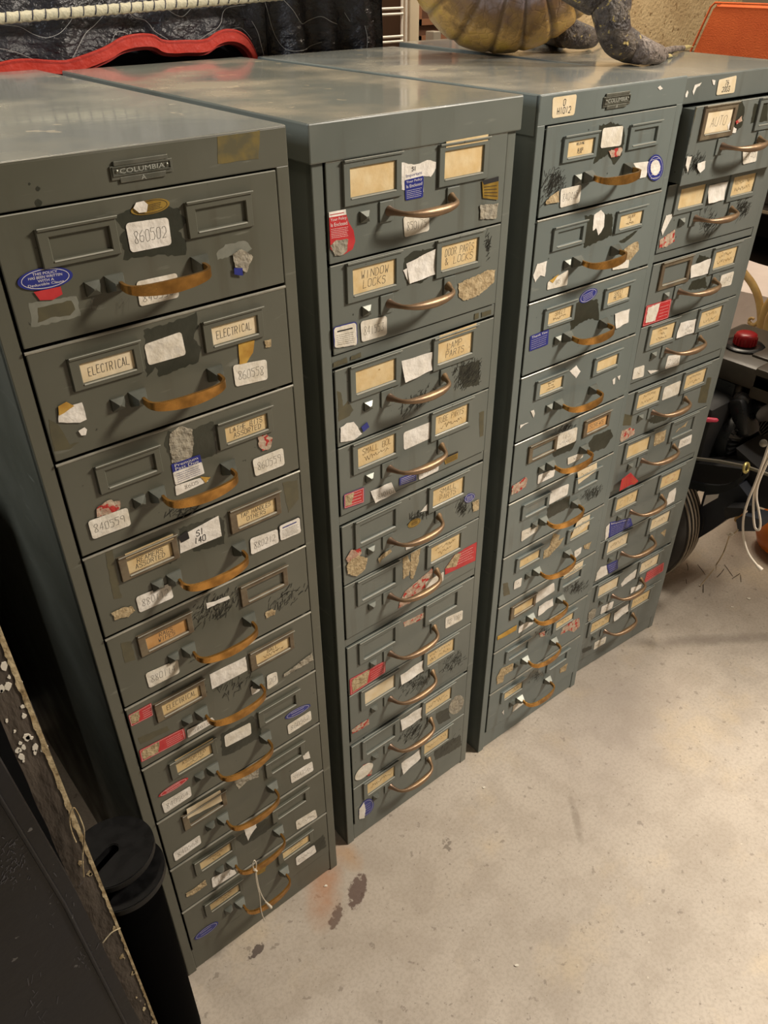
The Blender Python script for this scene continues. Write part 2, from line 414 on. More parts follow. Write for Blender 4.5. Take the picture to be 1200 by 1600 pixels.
# ------------------------------------------------------------------ cabinets
CAB = [dict(x=.1548, y=.7481, a=.0131, W=.3238, H=1.320, D=.7047, t='A', z0=1.281),
       dict(x=.5209, y=.7737, a=.0073, W=.3271, H=1.3151, D=.6876, t='B', z0=1.275),
       dict(x=.8820, y=.7706, a=-.0087, W=.3259, H=1.3129, D=.7059, t='A', z0=1.275),
       dict(x=1.2090, y=.7920, a=-.0544, W=.3239, H=1.3102, D=.7146, t='B', z0=1.272, p=.0114)]   # stands pitched slightly forward
def zrows(c, i):
    """(top, bottom) of each of the ten drawers"""
    if c['t'] == 'A':
        p = (c['z0'] - (.068 if i == 0 else .0555)) / 10
        return [(c['z0'] - p * k, c['z0'] - p * (k + 1)) for k in range(10)]
    e = [1.275, 1.160, 1.0447, 1.0260, .9105, .7965, .7790, .6655, .5525, .5345, .4205, .3000, .2880, .1660, .0540] if i == 1 else \
        [1.272, 1.1533, 1.0393, 1.0230, .9074, .7937, .7742, .6606, .5444, .5292, .4137, .2990, .2856, .1713, .0430]
    return [(e[3 * (k // 2) + (k % 2)], e[3 * (k // 2) + (k % 2) + 1]) for k in range(10)]

class Cab:
    def __init__(s, i):
        c = CAB[i]; s.i = i; s.c = c; s.rows = zrows(c, i)
        ca, sa = math.cos(c['a']), math.sin(c['a'])
        pt = c.get('p', 0); nh = Vector((-sa, ca, 0)); Zv = Vector((0, 0, 1))
        s.ex = Vector((ca, sa, 0)); s.n = nh * math.cos(pt) + Zv * math.sin(pt); s.up = Zv * math.cos(pt) - nh * math.sin(pt); s.o = Vector((c['x'], c['y'], 0))
    def loc(s, px, py, ly=0.0):
        """photo pixel -> local (x, z) on the cabinet's front"""
        d = FW + RT * ((px - 600) / F) - UP * ((py - 800) / F)
        P0 = s.o + s.n * ly; t = (P0 - CAMPOS).dot(s.n) / d.dot(s.n); Q = CAMPOS + d * t
        return ((Q - P0).dot(s.ex), (Q - P0).dot(s.up))
    def row(s, z):
        for k, (a, b) in enumerate(s.rows):
            if z > b - .004: return k
        return 9

LABELS = ['olive grey ten-drawer cabinet, brass pulls and nameplate, nearest the camera at far left',
          'grey ten-drawer cabinet under a deep overhanging top cap, second from the left',
          'blue-grey ten-drawer cabinet, flat pulls and nameplate, third from left, under the stuffed alligator',
          'grey ten-drawer cabinet furthest right beside the snow blower, top drawer slightly open']
cabs = []; drawers = []
YF = -.002   # drawer face plane
for i in range(4):
    c = CAB[i]; cb = Cab(i); cabs.append(cb)
    root = empty('filing_cabinet', (c['x'], c['y'], 0), c['a'], label=LABELS[i], cat='filing cabinet', group='steel filing cabinets standing in a row')
    root.rotation_euler = (c.get('p', 0), 0, c['a']); cb.root = root; W, H, D = c['W'], c['H'], c['D']; s = .0165; m = P[i]; z0 = c['z0']; zb = cb.rows[-1][1]
    b = MB(); bv = .0015
    b.box((0, .001, 0), (.0025, D, H - .001), m, .0008); b.box((W - .0025, .001, 0), (W, D, H - .001), m, .0008)
    b.box((.0025, D - .003, 0), (W - .0025, D, H - .002), m)
    b.box((0, 0, 0), (s - .0008, .012, z0 + .001), m, .0012); b.box((W - s + .0008, 0, 0), (W, .012, z0 + .001), m, .0012)
    b.box((s - .001, .0015 if c['t'] == 'A' else .0005, 0.004), (W - s + .001, .012, zb - .0016), m, .0012)
    b.box((.003, .012, .03), (W - .003, D - .004, .033), DARK)
    if c['t'] == 'A':
        b.box((0, 0, z0), (W, .012, H - .001), m, .0012)
        b.box((0, .0, H - .022), (.0035, D, H), m, .001)
        # folded seam along the side below the top
        b.box((-.0012, .004, H - .05), (.002, D, H - .001), m, .0005)
    else:
        for k in (1, 3, 5, 7):
            zt, zl = cb.rows[k][1], cb.rows[k + 1][0]
            b.box((s - .001, .0008, zl + .0008), (W - s + .001, .012, zt - .0008), m, .001)
    body = b.build('cabinet_body', root)
    b = MB()
    if i == 1:
        b.box((-.0045, -.0045, z0 - .001), (W + .0045, D + .003, H), m, .0018)
        b.box((-.0035, -.0035, H - .001), (W + .0035, D + .002, H + .0004), PTOP[i], .0003)
    elif i == 3:
        b.box((-.0005, -.0035, z0), (W + .0035, D + .003, H), m, .0018)
        b.box((0, -.0025, H - .001), (W + .0025, D + .002, H + .0004), PTOP[i], .0003)
    else:
        b.box((0, 0, H - .0025), (W, D, H), m, .0012)
        b.box((.0012, .0012, H - .001), (W - .0012, D - .0012, H + .0004), PTOP[i], .0003)
    b.build('top_panel', root)

# shared hardware meshes, one per kind, origin at the drawer's top edge on the face plane
def frame_mesh(x0, x1, z0, z1, ins, m, worn=None):
    """pressed metal label holder: one mitred ring with rounded edges, inset window"""
    l, r, t, bt = ins; b = MB(); h = .0032
    O = [(x0, z0), (x1, z0), (x1, z1), (x0, z1)]; I = [(x0 + l, z0 + bt), (x1 - r, z0 + bt), (x1 - r, z1 - t), (x0 + l, z1 - t)]
    def off(P_, d): return [(P_[0][0] + d, P_[0][1] + d), (P_[1][0] - d, P_[1][1] + d), (P_[2][0] - d, P_[2][1] - d), (P_[3][0] + d, P_[3][1] - d)]
    rings = [(O, 0), (O, -.0020), (off(O, .0009), -h), (off(I, -.0009), -h), (I, -.0022), (off(I, .0004), -.0003)]
    vs = [(x, YF + y, z) for P_, y in rings for x, z in P_]; fs = []
    for k in range(5):
        for q in range(4): fs.append((k * 4 + q, k * 4 + (q + 1) % 4, (k + 1) * 4 + (q + 1) % 4, (k + 1) * 4 + q))
    b.add(vs, fs, m)
    b.box((x0 + l * .1, YF - .0049, z1 - .0018), (x1 + .0012, YF - .0015, z1 + .0010), m, .0007)
    b.box((x0 + l + .0002, YF - .0040, z0 + bt - .0014), (x1 - r - .0002, YF - .0030, z0 + bt - .0002), EDGE)  # highlight on the window's lower edge, set as a pale strip
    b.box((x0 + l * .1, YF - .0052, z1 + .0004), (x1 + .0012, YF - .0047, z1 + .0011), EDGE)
    return b
def pyr(b, x0, x1, z0, z1, h, ins, m, dz=0.0):
    y = YF
    vs = [(x0, y, z0), (x1, y, z0), (x1, y, z1), (x0, y, z1)]
    e = .0025; vs += [(x0, y - e, z0), (x1, y - e, z0), (x1, y - e, z1), (x0, y - e, z1)]
    vs += [(x0 + ins, y - h, z0 + ins + dz), (x1 - ins, y - h, z0 + ins + dz), (x1 - ins, y - h, z1 - ins + dz), (x0 + ins, y - h, z1 - ins + dz)]
    b.add(vs, [(0, 1, 5, 4), (1, 2, 6, 5), (2, 3, 7, 6), (3, 0, 4, 7), (4, 5, 9, 8), (5, 6, 10, 9), (6, 7, 11, 10), (7, 4, 8, 11), (8, 9, 10, 11)], m)
HW = {}
for i in range(4):
    m = P[i]
    if CAB[i]['t'] == 'A':
        FR = [(.0525, .1265, -.0515, -.017), (.198, .273, -.0515, -.017)]; ins = (.0105, .0080, .0080, .0062)
        b = MB(); pyr(b, .0855, .1, -.084, -.0705, .0075, .006, MOUNT); stud = b.mesh('stud')
        mounts = []
        for x0, x1 in ((.1055, .124), (.197, .2155)):
            b = MB(); pyr(b, x0, x1, -.085, -.069, .0135, .0048, MOUNT, -.0005); mounts.append(b.mesh('mount'))
        pts = [(.1165, -.010, -.0765), (.116, -.021, -.0775), (.1185, -.029, -.0785), (.127, -.0345, -.0795), (.143, -.038, -.0802), (.1605, -.039, -.0805),
               (.178, -.038, -.0802), (.194, -.0345, -.0795), (.2025, -.029, -.0785), (.205, -.021, -.0775), (.2045, -.010, -.0765)]
        hs = [.0032, .0038, .0042, .005, .006, .0066, .006, .005, .0042, .0038, .0032]
        b = MB(); pp = smooth_path(pts, 3); fl = []
        for k in range(len(pp)):
            t = k / 3; j = min(int(t), 9); fl.append((hs[j] + (hs[j + 1] - hs[j]) * (t - j), .0016))
        b.tube(pp, 1, BRASS, flat=fl); grip = b.mesh('grip', 50)
    else:
        FR = [(.040, .127, -.052, -.0025), (.187, .2735, -.052, -.0025)]; ins = (.0100, .0092, .0086, .0090)
        b = MB(); pyr(b, .0635, .0775, -.0735, -.0605, .0075, .0055, MOUNT); stud = b.mesh('stud')
        mounts = []
        for x0, x1 in ((.093, .1145), (.2035, .2250)):
            b = MB(); b.box((x0, YF - .0022, -.079), (x1, YF, -.054), m, .0009); mounts.append(b.mesh('mount'))
        pts = [(.1075, -.003, -.0665), (.110, -.012, -.067), (.1145, -.022, -.0675), (.123, -.0285, -.0683), (.139, -.032, -.0695), (.159, -.033, -.070),
               (.179, -.032, -.0695), (.195, -.0285, -.0683), (.2035, -.022, -.0675), (.208, -.012, -.067), (.2105, -.003, -.0665)]
        rs = [.0068, .0040, .0031, .0036, .0054, .0062, .0054, .0036, .0031, .0040, .0068]
        b = MB(); pp = smooth_path(pts, 3); rr = []
        for k in range(len(pp)):
            t = k / 3; j = min(int(t), 9); rr.append(rs[j] + (rs[j + 1] - rs[j]) * (t - j))
        b.tube(pp, rr, BRONZE, 10); grip = b.mesh('grip', 60)
    HW[i] = dict(FR=FR, ins=ins, stud=stud, mounts=mounts, grip=grip, frames=[frame_mesh(*f2, ins, m).mesh('frame') for f2 in FR],
                 rust=[frame_mesh(*f2, ins, RUSTM).mesh('frame') for f2 in FR])

# cards in the holders: (left, right) per drawer; None = empty, '' = blank card
CARDS = {0: [(None, None), ('ELECTRICAL', 'ELECTRICAL'), (None, 'LATHE BITS/ASSORTED'), ('REAMERS/ASSORTED', 'TAP HANDLES/OTHERS'), ('RAGS/WIPES', None),
             ('ELECTRICAL', 'BALL/~~~~~~~'), ('ASSORTED/~~~~~~', None), (None, None), ('~~~~~~/~~~', None), ('~~~~~~/~~~~', '~~~~~~/~~~~~')],
         1: [('', ''), ('WINDOW/LOCKS', 'DOOR PARTS/& LOCKS'), ('', 'LAMP/PARTS'), ('SMALL BOL/~~~~~~', 'TUBE PARTS/~~~~~~'), (None, 'SMALL/PARTS'),
             (None, '~~~~~~/~~~~'), (None, None), ('', '~~~~~~~/~~ ~~~~'), (None, '~~~~~~'), ('~~~~~~', '~~~~~~')],
         2: [('WELDING//GLASS/FLUX', None), (None, 'SOLDER/&/~~~~~~'), ('SHEET/~~~~~~', 'SHEET/METAL'), ('~~~~~/~~~~/~~~~~~', ''), (None, 'SCREWS'), (None, None),
             ('', ''), ('', None), (None, '~~~~~'), ('~~~~~', None)],
         3: [('AUTO', None), ('', '~~~~ ~~~/~~~~~~'), (None, '~~~~~/~~~~~~'), ('~~~~~/~~~/~~~~~~', '~~~~~/~~~~~'), ('~~~~~/~~~~~', '~~~~~/~~~~~'), ('', None),
             ('C-12', 'C 2'), ('~~~~', '~~~~'), ('', '~~~'), ('~~~~~', '~~~~~')]}
RUSTY = {(0, 3, 0), (0, 3, 1), (0, 4, 1), (0, 4, 0), (0, 5, 1), (0, 5, 0), (2, 4, 1), (2, 4, 0), (3, 0, 0), (3, 2, 0), (0, 7, 0), (2, 7, 0)}
OPEN = {(3, 0): -.020}
rng = random.Random(3)
for i in range(4):
    cb = cabs[i]; c = cb.c; W = c['W']; s = .0165; hw = HW[i]; dl = []
    for k, (zt, zl) in enumerate(cb.rows):
        off = OPEN.get((i, k), 0.0); b = MB(); g = .0011
        b.box((s + g, YF, zl + (g + .0010 if c['t'] == 'A' else g)), (W - s - g, .0, zt - (.0030 if c['t'] == 'A' and k else g)), P[i], .0011)
        b.box((s + .004, -.001, zl + .004), (W - s - .004, .09 if off else .03, zt - .006), P[i])
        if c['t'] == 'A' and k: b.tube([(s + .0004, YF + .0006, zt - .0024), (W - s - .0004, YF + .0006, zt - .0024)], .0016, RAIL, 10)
        else: b.box((s + g + .001, YF - .0003, zt - g - .0012), (W - s - g - .001, YF + .001, zt - g - .0003), EDGE)  # rail, otherwise a pale strip as the top edge's painted highlight
        d = b.build('drawer', cb.root, loc=(0, off, 0)); dl.append(d)
        for sd in (0, 1):
            fx0, fx1, fz0, fz1 = hw['FR'][sd]; li, ri, ti, bi_ = hw['ins']
            fo = link('label_holder', hw['rust' if (i, k, sd) in RUSTY else 'frames'][sd], d, (0, 0, zt))
            if (i, k, sd) in RUSTY: fo['label'] = 'rusty bare-metal label holder'
            t = CARDS[i][k][sd]
            if t is not None:
                b = MB(); q = [(fx0 + li, zt + fz1 - ti), (fx1 - ri, zt + fz1 - ti), (fx1 - ri, zt + fz0 + bi_), (fx0 + li, zt + fz0 + bi_)]
                cm = CARDO if (i, k) in ((0, 4), (2, 4)) else (CARDP if (i, k) in ((0, 1), (3, 0), (3, 7), (3, 8)) or (t == '' and i == 1 and k == 7) else CARD)
                b.sheet(q, YF - .0008, cm)
                if t: hand(b, q, t.split('/'), YF - .00095, .00055, PRED if t == 'C 2' else (INKB if '~' in t else INK), seed=i * 50 + k * 2 + sd, hmax=.42)
                if (i, k, sd) in ((0, 3, 0), (1, 2, 1), (1, 0, 1), (0, 6, 0)):
                    b.sheet([(fx0 + .01, zt + fz1 + .003), (fx1 - .004, zt + fz1 + .0035), (fx1 - .004, zt + fz1 - .004), (fx0 + .01, zt + fz1 - .004)], YF - .0035, cm)
                co = b.build('label_card', d)
        if (i, k) != (3, 0): link('lock_stud', hw['stud'], d, (0, 0, zt))
        for q in hw['mounts']: link('handle_mount', q, d, (0, 0, zt))
        link('handle_grip', hw['grip'], d, (0, 0, zt))
    drawers.append(dl)

# nameplates on cabinets 1 and 3
for i in (0, 2):
    cb = cabs[i]; b = MB()
    cs = ((415, 130), (670, 100), (672, 182), (440, 210)) if i == 0 else ((565, 130), (765, 90), (750, 210), (560, 230))
    o, sc = ((0, 200), 2.5) if i == 0 else ((820, 120), 4.615)
    q0 = [cb.loc(o[0] + x / sc, o[1] + y / sc) for x, y in cs]
    xa = (q0[0][0] + q0[3][0]) / 2; xb = (q0[1][0] + q0[2][0]) / 2; za = (q0[2][1] + q0[3][1]) / 2; zt = (q0[0][1] + q0[1][1]) / 2
    NP = mat('nameplate_metal', '77776d', .35, .5, '66675d', 60)
    b.box((xa, -.0015, za + .002), (xb, 0, zt - .004), NP, .0005)
    b.box((xa + .004, -.0022, zt - .004), (xb - .004, 0, zt), NP, .0006)
    b.box((xa + .008, -.0018, za - .001), (xb - .008, 0, za + .004), NP, .0005)
    zm0, zm1 = za + .0065, zt - .006
    for z in (zm0 - .0012, zm1 + .0004): b.box((xa + .002, -.0026, z), (xb - .002, -.001, z + .0008), NP)
    for x in (xa + .002, xb - .0028): b.box((x, -.0026, zm0), (x + .0008, -.001, zm1), NP)
    q = [(xa, zm1), (xb, zm1), (xb, zm0), (xa, zm0)]
    typed(b, q, 'COLUMBIA', -.0026, LIGHTM, .14, .12, .86, .88)
    typed(b, [(xa, za + .004), (xb, za + .004), (xb, za - .001), (xa, za - .001)], 'A', -.0022, LIGHTM, .46, .1, .54, .9)
    for x in (xa + .006, xb - .006): b.lathe([(.0018, 0), (.0016, .001), (.0006, .0016)], NP, rotm((0, -1, 0), (x, -.0012, (zm0 + zm1) / 2)), 10)
    b.build('nameplate', cb.root)

# ------------------------------------------------------------------ stickers, residue and scrapes
CR = dict(A=(0, 200, 2.5), B=(30, 420, 2.553), C=(80, 680, 2.727), D=(160, 900, 3.158), E=(200, 1100, 3.333), F=(100, 1250, 2.609), G=(480, 200, 3.529),
          H=(490, 360, 3.871), I=(500, 500, 4.138), J=(510, 640, 4.444), K=(520, 780, 4.8), L=(520, 930, 5), M=(520, 1080, 5), N=(820, 120, 4.615),
          O=(800, 300, 4.615), P=(780, 480, 5), Q=(770, 660, 5.714), R=(740, 800, 5.4545), S=(730, 950, 5.714), T=(1040, 100, 7.275), U=(1000, 260, 6),
          V=(970, 420, 6.667), W=(950, 580, 7.059), X=(900, 720, 6.667), Y=(890, 860, 7.059))
